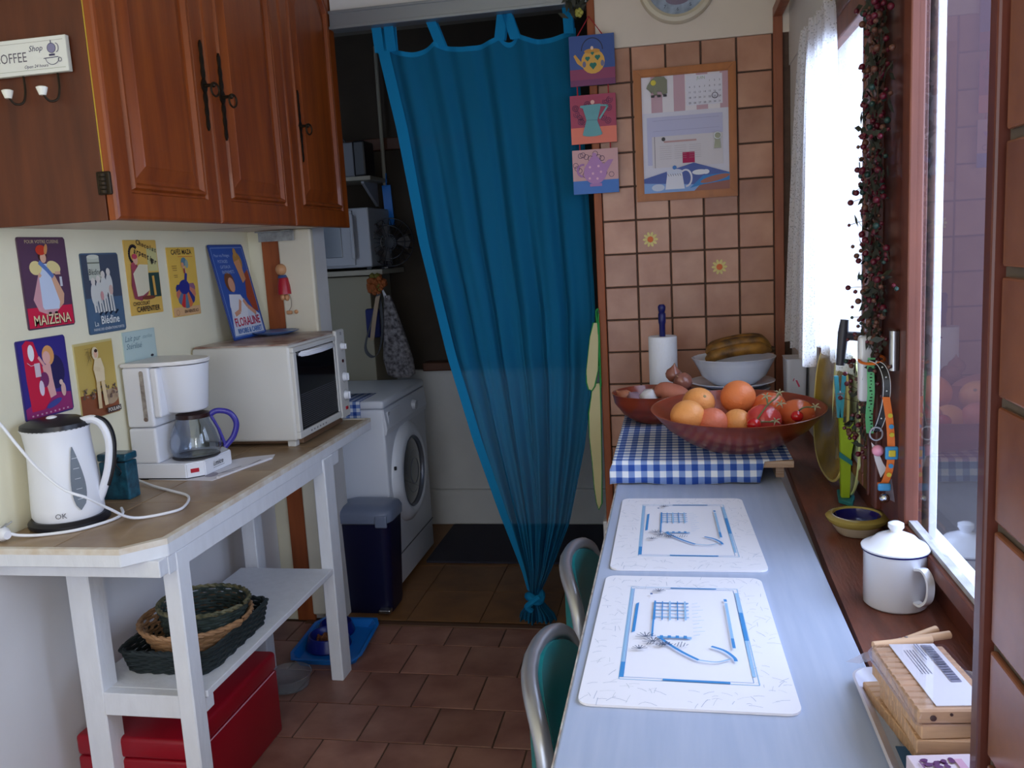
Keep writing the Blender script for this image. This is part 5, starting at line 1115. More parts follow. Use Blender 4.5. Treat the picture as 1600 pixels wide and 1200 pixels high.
# placemats
def mat_print(y0, rot, label, dx=0):
    W_, L_ = .283, .450; cx, cy = .004+dx, y0+L_/2
    t = thing('placemat', label, 'placemat', (cx, cy, ZT2), 'white placemats on the blue-grey table')
    bm = B(); prism(bm, rrect(cx-W_/2, cx+W_/2, cy-L_/2, cy+L_/2, .018), 'z', ZT2, ZT2+.0035); part('mat', bm, mat('placemat_cream', (238, 236, 244), .45), t)
    # print reads with +x across, +y away
    p = Print((cx-W_/2, cy-L_/2, ZT2+.0035), (1, 0, 0), (0, 1, 0)); rr = random.Random(2)
    blue = (64, 140, 204); lb = (150, 190, 226); gr = (120, 130, 150)
    cr = lambda: [(0, 0)]
    for i in range(380):
        side = rr.random(); u, v = rr.uniform(.006, W_-.006), rr.uniform(.006, L_-.006)
        if .045 < u < W_-.05 and .06 < v < L_-.055: continue
        a = rr.uniform(0, PI); l_ = rr.uniform(.003, .011); p.line([(u-l_*math.cos(a), v-l_*math.sin(a)), (u, v+.0015), (u+l_*math.cos(a), v+l_*math.sin(a))], .0007, rr.choice([(190, 194, 206), (206, 208, 216), (168, 176, 198)])); p.k -= 1
    p.k += 1
    A, Bq, Cq, D = (.050, .070), (.238, .068), (.236, .398), (.050, .398)
    p.line([A, Bq, Cq, D, A], .0016, lb); p.line([(.056, .076), (.231, .074), (.229, .391), (.056, .391), (.056, .076)], .0007, blue)
    p.line([(.053, .075), (.053, .12)], .006, blue); p.line([(.053, .12), (.053, .39)], .004, lb); p.line([(.233, .09), (.233, .38)], .005, lb); p.line([(.2335, .20), (.2335, .30)], .006, blue); p.line([(.12, .395), (.20, .395)], .004, blue); p.line([(.11, .072), (.20, .070)], .005, blue)
    p.poly([(.060, .215), (.065, .22), (.067, .33), (.062, .325)], blue)
    # fork-knife-plate check motif
    for i in range(5): p.line([(.092, .330-.014*i), (.150, .330-.014*i)], .0035 if i % 2 == 0 else .002, blue if i < 2 else lb)
    for i in range(5): p.line([(.094+.0125*i, .335), (.094+.0125*i, .262)], .003 if i % 2 == 0 else .0018, blue if i < 2 or i == 3 else lb)
    p.line([(.100, .200), (.152, .200)], .006, lb); p.line([(.100, .200), (.152, .196)], .0012, blue); p.line([(.094, .335), (.092, .20)], .003, blue)
    for i in range(4): p.rect(.104+.012*i, .109+.012*i, .196, .205, blue)
    p.line(smooth_path([(.104, .196, 0), (.122, .17, 0), (.140, .148, 0), (.160, .128, 0)], 5) and [(q.x, q.y) for q in smooth_path([(.104, .196, 0), (.122, .17, 0), (.140, .148, 0), (.160, .128, 0)], 5)], .005, blue)
    p.line([(q.x, q.y) for q in smooth_path([(.160, .128, 0), (.185, .124, 0), (.205, .135, 0)], 5)], .003, lb); p.line([(q.x, q.y) for q in smooth_path([(.180, .172, 0), (.198, .160, 0), (.210, .140, 0), (.212, .128, 0)], 5)], .005, blue)
    p.line([(.212, .330), (.2125, .17)], .0045, lb); p.line([(.2125, .20), (.2128, .168)], .0045, blue); p.line([(.2115, .345), (.212, .335)], .005, blue)
    for (u, v, s) in ((.100, .372, .012), (.083, .196, .016), (.094, .18, .016), (.075, .155, .012), (.110, .17, .012)):
        for k in range(7): a = PI*.1+k*PI*.15; p.line([(u, v), (u+s*math.cos(a), v+s*math.sin(a))], .0013, (72, 84, 112)); p.k -= 1
        p.k += 1
    for i in range(14): p.line([(.085+.0045*i, .168+.004*math.sin(i)), (.088+.0045*i, .178+.004*math.sin(i*1.3))], .0011, (72, 84, 112)); p.k -= 1
    for i in range(10): p.line([(.155, .32-.013*i), (.165+.004*(i % 3), .324-.013*i)], .0008, lb); p.k -= 1
    p.k += 1
    p.rect(.085, .089, .356, .362, (70, 100, 160))
    pp = p.done('printed_picture', t)
    for c_ in t.children:
        for v in c_.data.vertices: v.co.x = -W_/2+(v.co.x+W_/2)*(1.01-.055*(v.co.y+L_/2)/L_)
    t.rotation_euler = (0, 0, rot)
mat_print(1.057, math.radians(-.8), 'nearer white placemat with a blue line drawing, by the front chair')
mat_print(1.541, math.radians(0), 'farther white placemat with a blue line drawing, towards the checked cloth', .006)

# chairs
def hoop(yc_, t, rad_y=.185, rad_z=.125, zc=.665):
    c, s = math.cos(t), math.sin(t); e = .62
    dy = rad_y*math.copysign(abs(c)**e, c); dz = rad_z*math.copysign(abs(s)**e, s)
    return Vector((-.243+1.35*dy*dy, yc_+dy, zc+dz))
def make_chair(yc_, label):
    t = thing('dining_chair', label, 'chair', (-.05, yc_, 0), 'teal padded chairs tucked under the blue-grey table')
    bm = B(); tube(bm, [hoop(yc_, 2*PI*i/48) for i in range(48)], .014, 10, closed=True); part('back_frame', bm, silver, t, smooth=True)
    bm = B(); ny, nz = 16, 10
    fr, bk = [], []
    for j in range(nz+1):
        a, b = [], []
        for i in range(ny+1):
            u, v = -1+2*i/ny, -1+2*j/nz; uu, vv = u*math.sqrt(1-v*v/2), v*math.sqrt(1-u*u/2)
            dy, dz = uu*.188, vv*.127
            bul = .012*(1-(uu*uu+vv*vv)**2); x = -.243+1.35*dy*dy
            a.append(bm.verts.new((x+.014+bul+.006, yc_+dy, .665+dz*1.02))); b.append(bm.verts.new((x-.004, yc_+dy, .665+dz)))
        fr.append(a); bk.append(b)
    for g in (fr, bk):
        for j in range(nz):
            for i in range(ny): bm.faces.new((g[j][i], g[j][i+1], g[j+1][i+1], g[j+1][i]))
    def per(g): return g[0]+[r[-1] for r in g[1:]]+g[-1][-2::-1]+[r[0] for r in g[-2:0:-1]]
    pa, pb_ = per(fr), per(bk)
    for i in range(len(pa)): bm.faces.new((pa[i], pa[(i+1) % len(pa)], pb_[(i+1) % len(pb_)], pb_[i]))
    part('backrest', bm, teal, t, smooth=True)
    bm = B(); prism(bm, rrect(-.235, .12, yc_-.19, yc_+.19, .06), 'z', .425, .465); bmesh.ops.bevel(bm, geom=list(bm.edges), offset=.012, segments=3, affect='EDGES'); part('seat', bm, teal, t, smooth=40)
    for s in (-1, 1):
        bm = B(); tube(bm, smooth_path([(-.175, yc_+s*.17, .62), (-.195, yc_+s*.178, .50), (-.205, yc_+s*.18, .42), (-.235, yc_+s*.185, .0)], 5), .011, 8); part('leg', bm, silver, t, smooth=True)
        bm = B(); tube(bm, [(.09, yc_+s*.165, .425), (.115, yc_+s*.18, .0)], .011, 8); part('leg', bm, silver, t, smooth=True)
    return t
c1 = make_chair(1.31, 'nearer teal chair with a silver tube frame beside the front placemat')
c2 = copy_tree(c1, None, (-.048, 1.765, 0)); c2['label'] = 'farther teal chair with a silver tube frame beside the rear placemat'; BASE[c2.name] = Vector((-.048, 1.765, 0))

ZB = .905
sb = thing('raised_shelf', 'low plywood shelf standing on the end of the table under the fruit bowls', 'shelf', (.055, 2.6, ZT2))
bm = B(); box(bm, -.160, .274, 2.135, 3.12, ZB-.018, ZB-.001, .001); part('board', bm, mat('plywood', (196, 168, 146), .6, noise=1, scale=10, rgb2=(168, 132, 108), stretch=(1, 1, 30)), sb)
for x in (-.15, .236): part('support', rbox(x, x+.020, 2.18, 2.935, ZT2+.0005, ZB-.018, .001), mat('plywood', (196, 168, 146)), sb)
r_ = []
rows_ = [((-.163, 2.98, ZB+.001), (.272, 2.98, ZB+.001), .9), ((-.163, 2.133, ZB+.001), (.272, 2.133, ZB+.001), .053)]
def wob(i, k): return .004*math.sin(i*.55+k)
# cloth top and hanging front edge
bm = B(); uvl = bm.loops.layers.uv.new('UVMap'); cols = 60; g = []; dat = {}
prof = [(2.98, ZB+.001, .90), (2.50, ZB+.001, .42), (2.14, ZB+.001, .06), (2.1325, ZB-.002, .051), (2.130, ZB-.02, .033), (2.127, ZB-.038, .015), (2.124, ZB-.054, -.001)]
for j, (y, z, v) in enumerate(prof):
    r = []
    for i in range(cols+1):
        t_ = i/cols; front = j >= 3; x0, x1 = -.164-.008*(j >= 4), (.272 if not front else .205+.01*(j-3)*-.4)
        x = x0+(x1-x0)*t_
        vt = bm.verts.new((x, y+(wob(i, 0)*.6*(j-3)/3 if front else 0), z+(.003*math.sin(t_*9)*(j == 6)))); dat[vt] = (x+2, v+2); r.append(vt)
    g.append(r)
for j in range(len(g)-1):
    for i in range(cols): bm.faces.new((g[j][i], g[j][i+1], g[j+1][i+1], g[j+1][i]))
for f in bm.faces:
    for l in f.loops: l[uvl].uv = dat[l.vert]
tc_ = one('checked_tablecloth', 'blue and white checked cloth over the low plywood shelf under the bowls', 'cloth', bm, gingham, (.05, 2.5, ZB), smooth=180)
md = tc_.modifiers.new('thickness', 'SOLIDIFY'); md.thickness = .0012; md.offset = 1

# ---------------------------------------------------------------- bowls and fruit
ZF = ZB+.0025
bowl_wood = mat('red_brown_bowl_wood', (150, 62, 34), .28, noise=1, scale=7, rgb2=(112, 42, 26), stretch=(1, 1, 4), coat=.4)
bcx, bcy = .152, 2.285
bm = B(); lathe(bm, [(0, 0), (.085, 0), (.092, .003), (.135, .024), (.182, .058), (.219, .101), (.2215, .104), (.217, .1045), (.176, .065), (.130, .032), (.085, .012), (0, .010)], (bcx, bcy, ZF), 64)
one('wooden_bowl', 'large shallow red-brown wooden bowl filled with oranges and tomatoes', 'bowl', bm, bowl_wood, (bcx, bcy, ZF), smooth=50).rotation_euler = (math.radians(2.2), 0, 0)
scx, scy = -.066, 2.63
bm = B(); lathe(bm, [(0, 0), (.055, 0), (.062, .003), (.095, .024), (.122, .060), (.128, .088), (.1295, .090), (.1255, .0905), (.116, .064), (.088, .03), (.05, .010), (0, .008)], (scx, scy, ZF), 52)
one('wooden_bowl', 'smaller dark wooden bowl with garlic and onions behind the big bowl', 'bowl', bm, bowl_wood, (scx, scy, ZF), smooth=50)
orange_skin = mat('orange_skin', (234, 132, 76), .38, noise=.12, scale=9, bump=.35, bscale=260)
orange2 = mat('yellow_orange_skin', (242, 162, 92), .38, noise=.12, scale=9, bump=.35, bscale=260)
pinkish = mat('pink_orange_skin', (226, 124, 92), .4, noise=.15, scale=8, bump=.3, bscale=260)
tomato = mat('tomato_skin', (200, 70, 66), .18, coat=.4); tomato_o = mat('tomato_orange_skin', (214, 104, 60), .2, noise=.2, scale=6, coat=.3)
FR = 'oranges and tomatoes in the large wooden bowl'
def fruit(kind, label, cat, c, r, m, sz=.95, stem=True):
    c = (c[0]-.003, c[1]-.06, c[2]-.014); t = thing(kind, label, cat, tuple(c), FR); bm = B(); ball(bm, c, r, 28, sz)
    part('flesh', bm, m, t, smooth=True)
    if stem:
        d = Vector(stem).normalized() if stem is not True else Vector((.2, -.5, .8)).normalized(); q = Vector(c)+Vector((d.x*r, d.y*r, d.z*r*sz))
        bm = B(); tube(bm, [q-d*.002, q+d*.0008], [.005, .0035], 10); part('navel', bm, mat('navel_grey', (150, 130, 86), .7), t)
    return t
fruit('orange', 'yellow-orange orange at the left front of the large wooden bowl', 'orange', (.028, 2.262, ZF+.112), .044, orange2, .93, False)
fruit('orange', 'orange with a grey navel behind the front left one in the large bowl', 'orange', (.058, 2.365, ZF+.126), .043, orange2, .95, (.35, -.7, .55))
fruit('orange', 'pinkish round fruit leaning between the left pair in the large bowl', 'orange', (.088, 2.262, ZF+.094), .040, pinkish, .95, False)
fruit('orange', 'deep orange round fruit standing highest at the back of the large bowl', 'orange', (.160, 2.375, ZF+.137), .046, orange_skin, .97, False)
fruit('orange', 'small yellow fruit low in the middle of the large bowl', 'orange', (.150, 2.275, ZF+.090), .037, orange2, .95, False)
fruit('tomato', 'pink-red tomato under the green vine stems in the large bowl', 'tomato', (.213, 2.262, ZF+.098), .045, tomato, .88, False)
fruit('tomato', 'orange-red tomato behind the vine stems in the large bowl', 'tomato', (.238, 2.365, ZF+.112), .044, tomato_o, .88, False)
fruit('tomato', 'orange tomato at the right side of the large bowl', 'tomato', (.300, 2.318, ZF+.100), .047, tomato_o, .82, False)
fruit('tomato', 'tiny red tomato at the front rim between two larger fruits', 'tomato', (.184, 2.195, ZF+.102), .017, mat('cherry_red', (190, 24, 30), .15, coat=.5), .9, False)
fruit('tomato', 'tiny red tomato at the right front rim of the large bowl', 'tomato', (.290, 2.236, ZF+.112), .015, mat('cherry_red', (190, 24, 30)), .9, False)
OF = Vector((-.003, -.06, -.014)); vs = thing('vine_stem', 'dry green vine stem with star-shaped calyxes over the tomatoes', 'stem', (.22, 2.20, ZF+.14))
vg = mat('dry_vine_green', (110, 112, 72), .7)
bm = B(); tube(bm, smooth_path([(.188, 2.215, ZF+.102), (.205, 2.222, ZF+.125), (.222, 2.24, ZF+.142), (.245, 2.28, ZF+.150), (.256, 2.30, ZF+.158)], 6), .0022, 6); tube(bm, [(.222, 2.24, ZF+.142), (.220, 2.26, ZF+.155)], .002, 6); tube(bm, [(.185, 2.205, ZF+.105), (.215, 2.205, ZF+.106), (.235, 2.21, ZF+.104)], .002, 6); tube(bm, smooth_path([(.29, 2.26, ZF+.115), (.31, 2.255, ZF+.13), (.335, 2.262, ZF+.128)]), .002, 6); bmesh.ops.translate(bm, vec=OF, verts=bm.verts); part('stem', bm, vg, vs)
for c in ((.220, 2.262, ZF+.158), (.256, 2.302, ZF+.16), (.252, 2.245, ZF+.142), (.236, 2.21, ZF+.106), (.336, 2.262, ZF+.130)):
    bm = B()
    for k in range(5):
        a = 2*PI*k/5+c[0]*40; tube(bm, [c, (c[0]+.008*math.cos(a), c[1]-.004, c[2]+.006*math.sin(a)+.002), (c[0]+.014*math.cos(a), c[1]-.004, c[2]+.011*math.sin(a))], [.0016, .0018, .0004], 5)
    bmesh.ops.translate(bm, vec=OF, verts=bm.verts); part('calyx', bm, mat('pale_calyx', (176, 172, 140), .7), vs)
# small bowl contents
on = mat('onion_skin', (176, 112, 84), .3, noise=.2, scale=20, stretch=(3, 3, .6)); G2 = 'onions and garlic in the smaller wooden bowl'
def bulb(kind, label, c, r, m, h=1.25, lean=(0, 0)):
    c = (c[0]+.003, c[1]-.07, c[2]-.004); t = thing(kind, label, kind, tuple(c), G2)
    bm = B(); RR = Matrix.Rotation(lean[0], 3, 'X') @ Matrix.Rotation(lean[1], 3, 'Y')
    lathe(bm, [(0, -r*.85), (r*.5, -r*.8), (r*.92, -r*.35), (r, .05*r), (r*.85, r*.5), (r*.4, r*.9), (r*.14, r*h), (r*.10, r*(h+.12)), (0, r*(h+.15))], c, 22, R=RR, fn=(lambda q, z, a: q*(1+.06*math.cos(8*a))) if kind == 'garlic' else None); part('bulb', bm, m, t, smooth=True)
    tip = RR @ Vector((0, 0, r*(h+.25))); bm = B(); tube(bm, [Vector(c)+tip*.85, Vector(c)+tip*1.0], [r*.12, r*.04], 6); part('stalk', bm, mat('dry_stalk', (150, 120, 80), .8), t)
bulb('garlic', 'white garlic bulb at the front of the smaller wooden bowl', (-.085, 2.655, ZF+.083), .028, mat('garlic_skin', (226, 222, 226), .5, noise=.15, scale=30), 1.1, (.5, .3))
bulb('garlic', 'purple-tinged garlic bulb left of the white one', (-.128, 2.665, ZF+.075), .026, mat('purple_garlic', (150, 120, 134), .5, noise=.3, scale=25), 1.1, (.4, -.5))
bulb('onion', 'orange-brown onion at the left rim of the smaller bowl', (-.160, 2.69, ZF+.078), .026, on, 1.1, (-.3, -.8))
bulb('onion', 'left one of two shiny shallots piled highest by the paper roll', (-.012, 2.76, ZF+.135), .025, mat('shallot_skin', (150, 96, 82), .22, coat=.3), 1.25, (.2, .1))
bulb('onion', 'right one of two shiny shallots piled by the paper roll', (.015, 2.72, ZF+.118), .030, mat('shallot_skin', (150, 96, 82)), 1.0, (.8, -.5))
bulb('onion', 'pale onion low under the garlic in the smaller bowl', (-.115, 2.72, ZF+.045), .030, on, 1.0, (0, .4))
sp = thing('sweet_potato', 'knobbly pink-brown sweet potato between the two wooden bowls', 'sweet potato', (-.02, 2.59, ZF+.08), G2)
bm = B(); tube(bm, smooth_path([(-.060, 2.59, ZF+.084), (-.043, 2.58, ZF+.101), (-.018, 2.575, ZF+.094), (.014, 2.57, ZF+.088), (.037, 2.58, ZF+.081)], 6), [.006, .010, .014, .018, .020, .022, .024, .025, .027, .028, .029, .029, .029, .029, .028, .028, .027, .026, .024, .022, .020, .017, .014, .010, .006], 14); part('root', bm, mat('sweet_potato_skin', (188, 112, 88), .6, noise=.2, scale=15, bump=.4, bscale=40), sp, smooth=True)

# paper towel
kh = thing('towel_holder', 'dark blue turned wooden rod holding the paper towel roll', 'holder', (-.043, 2.95, ZF))
bm = B(); lathe(bm, [(0, 0), (.046, 0), (.046, .010), (.012, .012), (.010, .014), (.010, .262), (.0125, .27), (.0125, .298), (.0095, .302), (.0125, .312), (.013, .322), (.008, .329), (0, .330)], (-.043, 2.95, ZF), 28); part('rod', bm, mat('dark_blue_paint', (24, 28, 96), .3), kh, smooth=40)
kr = thing('paper_towel_roll', 'white paper towel roll standing before the tiles on its blue rod', 'paper roll', (-.043, 2.95, ZF+.0135))
bm = B(); lathe(bm, [(.014, .0135), (.046, .0135), (.0475, .016), (.0475, .220), (.046, .2225), (.014, .2225), (.014, .0135)], (-.043, 2.95, ZF), 40); part('paper', bm, mat('kitchen_paper', (236, 238, 246), .9, bump=.5, bscale=120), kr, smooth=40)
# stack: saucepan lid, plates, bowl, bananas
px_, py_ = .182, 2.86
bm = B(); lathe(bm, [(0, 0), (.06, 0), (.085, .010), (.098, .030), (.100, .056), (.104, .058), (.103, .060), (.096, .058), (.090, .03), (0, .02)], (px_+.01, py_, ZF), 44)
one('serving_dish', 'grey-white round dish at the bottom of the stack by the tiled wall', 'dish', bm, mat('greyish_ceramic', (206, 208, 214), .25), (px_, py_, ZF), smooth=50)
bm = B(); lathe(bm, [(0, .061), (.07, .061), (.10, .067), (.134, .079), (.1365, .081), (.133, .083), (.095, .071), (.06, .066), (0, .066)], (px_-.007, py_, ZF), 52)
one('dinner_plate', 'wide white plate under the white bowl of bananas', 'plate', bm, mat('white_ceramic', (230, 234, 246), .16, coat=.4), (px_, py_, ZF+.061), smooth=50)
bm = B(); lathe(bm, [(0, .0675), (.055, .0675), (.070, .073), (.102, .100), (.124, .143), (.130, .156), (.1325, .158), (.129, .159), (.118, .142), (.096, .105), (.062, .080), (0, .075)], (px_, py_, ZF), 72, fn=lambda r, z, a: r*(1+.012*math.cos(22*a)*(1 if z > .15 else 0)))
wbw = one('white_bowl', 'white glass bowl with a scalloped rim holding overripe bananas', 'bowl', bm, mat('white_ceramic', (230, 234, 246)), (px_, py_, ZF+.0675), smooth=50)
bn_ = thing('banana_bunch', 'bunch of brown-spotted overripe bananas lying in the white bowl', 'bananas', (px_, py_, ZF+.16))
ban = mat('overripe_banana', (170, 118, 42), .5, noise=1, scale=20, rgb2=(44, 27, 18))
for k, (dy, dz, l) in enumerate(((-.050, -.004, 1.0), (-.020, .014, .98), (.012, .018, .95), (.042, .006, .9))):
    P_ = smooth_path([(px_+.115, py_+.006+dy*.3, ZF+.178+dz*.3), (px_+.075, py_+dy*.9, ZF+.192+dz), (px_+.01, py_+dy*1.2, ZF+.190+dz), (px_-.055*l, py_+dy*1.1, ZF+.176+dz), (px_-.088*l, py_+dy*.9, ZF+.160+dz)], 7)
    n_ = len(P_); bm = B(); tube(bm, P_, [.006+.013*min(1, i/6)*min(1, (n_-1-i)/6+.1) for i in range(n_)], 7); part('banana', bm, ban, bn_, smooth=60)
bm = B(); tube(bm, [(px_+.106, py_+.002, ZF+.18), (px_+.127, py_, ZF+.176)], [.014, .009], 8); part('crown', bm, mat('banana_crown', (70, 48, 26), .7), bn_)
bm = B(); prism(bm, [(.055, ZF+.001), (.125, ZF+.001), (.135, ZF+.012), (.105, ZF+.030), (.075, ZF+.044), (.058, ZF+.046), (.050, ZF+.02)], 'y', 2.66, 2.70); bmesh.ops.bevel(bm, geom=list(bm.edges), offset=.003, segments=2, affect='EDGES'); one('dark_wedge', 'dark grey plastic scraper lying between the paper roll and the plates', 'scraper', bm, mat('dark_grey_plastic', (62, 62, 72), .4), (.09, 2.68, ZF))
bm = B(); lathe(bm, [(0, 0), (.028, 0), (.030, .003), (.030, .052), (.0315, .054), (.029, .055), (.028, .004), (0, .003)], (.232, 2.60, ZF), 30); one('metal_cup', 'small open steel cup behind the tomatoes', 'cup', bm, steel, (.232, 2.60, ZF), smooth=50)

# ---------------------------------------------------------------- on the window sill
ZW = .8405
mg = thing('enamel_mug', 'white enamel mug with lid, blue rim line and side handle on the sill', 'mug', (.341, 1.452, ZW))
en = mat('white_enamel', (236, 238, 248), .14, coat=.5)
mx, my = .3425, 1.440
bm = B(); lathe(bm, [(0, 0), (.046, 0), (.0495, .004), (.0495, .092), (.0512, .0945), (.048, .095), (.047, .006), (0, .005)], (mx, my, ZW), 44); part('cup', bm, en, mg, smooth=50)
bm = B(); lathe(bm, [(.0497, .0915), (.0522, .0925), (.0522, .0955), (.0497, .0965)], (mx, my, ZW), 44); part('rim_line', bm, mat('navy_rim', (24, 26, 84), .2), mg, smooth=True)
bm = B(); lathe(bm, [(.0527, .0955), (.0530, .098), (.049, .1005), (.040, .104), (.030, .114), (.016, .120), (.009, .122), (.009, .125), (.0125, .130), (.012, .136), (.006, .139), (0, .1395)], (mx, my, ZW), 44); part('lid', bm, en, mg, smooth=50)
hdir = Vector((.44, -.90, 0)).normalized(); Cm = Vector((mx, my, ZW))
bm = B(); ribbon(bm, smooth_path([Cm+hdir*.049+Vector((0, 0, .075)), Cm+hdir*.066+Vector((0, 0, .078)), Cm+hdir*.078+Vector((0, 0, .062)), Cm+hdir*.076+Vector((0, 0, .035)), Cm+hdir*.062+Vector((0, 0, .020)), Cm+hdir*.049+Vector((0, 0, .020))], 7), tuple(Vector((-hdir.y, hdir.x, 0))*.013), .004); part('handle', bm, en, mg, smooth=60)
bd = thing('shallow_dish', 'shallow oval dish, yellow-green rim and dark blue inside, on the sill', 'dish', (.356, 1.79, ZW))
bm = B(); lathe(bm, [(0, 0), (.034, 0), (.038, .003), (.050, .022), (.0585, .032)], (.3515, 1.79, ZW), 44); part('underside', bm, mat('cream_glaze', (200, 184, 160), .3), bd, smooth=50)
bm = B(); lathe(bm, [(.050, .022), (.0595, .030), (.061, .036), (.056, .040), (.047, .041), (.0445, .038)], (.3515, 1.79, ZW), 44); part('rim', bm, mat('yellow_green_glaze', (176, 156, 84), .2, coat=.5), bd, smooth=True)
bm = B(); lathe(bm, [(.0445, .038), (.040, .028), (.025, .020), (0, .018)], (.3515, 1.79, ZW), 40); part('inside', bm, mat('cobalt_glaze', (24, 28, 110), .12, coat=.6), bd, smooth=True)
# clothes-peg figure
dp = thing('peg_ornament', 'lime green wooden peg ornament on a teal base with a blue clothes peg', 'ornament', (.385, 2.0, ZW))
lime = mat('lime_paint', (150, 176, 28), .5); tl = mat('teal_paint', (36, 116, 122), .5)
bm = B(); prism(bm, [(.352, 1.995), (.376, 1.962), (.392, 2.02), (.392, 2.085), (.362, 2.075)], 'z', ZW, ZW+.009); bmesh.ops.bevel(bm, geom=list(bm.edges), offset=.0015, segments=1, affect='EDGES'); part('base', bm, tl, dp)
bm = B(); prism(bm, [(.360, ZW+.009), (.378, ZW+.009), (.381, ZW+.11), (.388, ZW+.15), (.385, ZW+.185), (.378, ZW+.187), (.372, ZW+.165), (.366, ZW+.17), (.360, ZW+.215), (.355, ZW+.215), (.357, ZW+.16), (.358, ZW+.12)], 'y', 2.005, 2.022); bmesh.ops.bevel(bm, geom=list(bm.edges), offset=.001, segments=1, affect='EDGES'); part('body', bm, lime, dp)
bm = B(); prism(bm, [(.354, ZW+.105), (.382, ZW+.085), (.382, ZW+.096), (.354, ZW+.118)], 'y', 2.000, 2.004); part('blue_band', bm, tl, dp)
pg = mat('blue_peg_plastic', (60, 146, 166), .35)
for s in (-1, 1):
    bm = B(); box(bm, -.0045, .0045, 0, .010, 0, .095, .001); bmesh.ops.rotate(bm, verts=bm.verts, cent=(0, 0, .05), matrix=Matrix.Rotation(s*.07, 3, 'Y')); bmesh.ops.translate(bm, vec=(.356+s*.0052, 2.000, ZW+.195), verts=bm.verts); part('peg_arm', bm, pg, dp)
bm = B(); tube(bm, [(.350, 2.005, ZW+.25), (.363, 2.005, ZW+.25)], .0055, 10); part('peg_spring', bm, steel, dp)
# leaning platters: rounded platters standing on edge against the window
def platter(name, label, cy, cz, ry, rz, xb, xt, yaw, m_in, m_rim, dep=.022):
    t = thing(name, label, 'platter', ((xb+xt)/2, cy, ZW))
    n = 44; pv = None; bmi = B(); rings = []
    ax = math.atan2(xt-xb, 2*rz)
    def P_(k, d, a):
        c, s = math.cos(a), math.sin(a); e = .8
        y = ry*k*math.copysign(abs(c)**e, c); z = rz*k*math.copysign(abs(s)**e, s)
        v = Vector((d, y, z)); v = Matrix.Rotation(ax, 3, 'Y') @ v; v = Matrix.Rotation(yaw, 3, 'Z') @ v
        return v+Vector(((xb+xt)/2, cy, cz))
    bm = B(); pv = None
    for k, d in ((.78, dep), (.90, .004), (1.0, -.004)):
        rg = [bm.verts.new(P_(k, d, 2*PI*i/n)) for i in range(n)]
        if pv: [bm.faces.new((pv[i], pv[(i+1) % n], rg[(i+1) % n], rg[i])) for i in range(n)]
        else: bm.faces.new(rg)
        pv = rg
    for k, d in ((1.0, .000), (.90, .009), (.78, dep+.004)):
        rg = [bm.verts.new(P_(k, d, 2*PI*i/n)) for i in range(n)]; [bm.faces.new((pv[i], pv[(i+1) % n], rg[(i+1) % n], rg[i])) for i in range(n)]; pv = rg
    bm.faces.new(pv); part('dish', bm, m_in, t, smooth=50)
    bm = B(); tube(bm, [P_(1.0, -.002, 2*PI*i/n) for i in range(n)], .0032, 6, closed=True); part('rim', bm, m_rim, t, smooth=True)
    return t
platter('platter', 'yellow-brown platter standing on edge behind the wooden bowl against the window', 2.215, ZW+.168, .195, .163, .362, .381, math.radians(1.5), mat('mustard_glaze', (186, 156, 50), .2, noise=.3, scale=6, rgb2=(130, 110, 60), coat=.4), mat('pale_yellow_glaze', (222, 206, 130), .2), dep=.012)
platter('platter', 'pale green-white fluted platter behind the yellow one against the window', 2.09, ZW+.172, .16, .168, .384, .389, 0, mat('pale_green_glaze', (222, 232, 196), .2, coat=.4), mat('pale_green_rim', (206, 214, 150), .2), dep=.006)
# white container
wc = thing('white_container', 'white plastic container with a pink mark in the far sill corner', 'container', (.373, 2.76, ZW))
bm = B(); rr3(bm, [(.334, .386, 2.74, 2.83, .012, ZW), (.330, .392, 2.735, 2.84, .014, ZW+.225), (.328, .393, 2.733, 2.842, .014, ZW+.228)], 4); part('body', bm, mat('milky_plastic', (216, 218, 230), .35), wc, smooth=40)
p = Print((.334, 2.7365, ZW+.13), (1, 0, 0), (0, 0, 1)); p.line([(.020, .045), (.034, .012)], .005, (206, 70, 110)); p.line([(.016, .030), (.022, .048)], .003, (206, 90, 120)); p.O.y = 2.733; p.done('printed_picture', wc)

# lace curtain panels on a thin gilt rod
bm = B(); tube(bm, [(.366, 1.99, 1.965), (.366, 2.58, 1.965)], .0045, 8); one('curtain_rod', 'thin gilt rod carrying the white lace curtain at the window', 'rod', bm, gold, (.366, 2.3, 1.965), smooth=True)
def lace_panel(label, top, bot, xt, xb, z0, z1, nf, seed, scal=.006, bulge=0):
    t = thing('lace_curtain', label, 'curtain', (xt, (top[0]+top[1])/2, z0), 'white lace window curtain panels')
    bm = B(); g = []; nu, nz = 90, 40
    for j in range(nz+1):
        s = j/nz; r = []
        k = s**.6
        for i in range(nu+1):
            u = i/nu; y = (top[0]+(top[1]-top[0])*u)*(1-k)+(bot[0]+(bot[1]-bot[0])*u)*k
            y += bulge*math.sin(PI*min(1, s*1.5))*(u-.5)
            x = xt*(1-s)+xb*s+(.010+.006*s)*math.sin(u*2*PI*nf+seed)+.005*math.sin(u*2*PI*nf*2.3+seed*2)
            x = min(x, .386)
            z = z1+(z0-z1)*s-(scal*abs(math.sin(u*PI*9)) if j == nz else 0)-.03*s*(u-.5)
            r.append(bm.verts.new((x, y, z)))
        g.append(r)
    for j in range(nz):
        for i in range(nu): bm.faces.new((g[j][i], g[j][i+1], g[j+1][i+1], g[j+1][i]))
    c = part('lace', bm, lace, t, smooth=180); return t
lace_panel('left white lace curtain panel hanging beside the tiled wall', (2.50, 2.33), (2.86, 2.36), .355, .350, 1.115, 1.965, 4, .4)
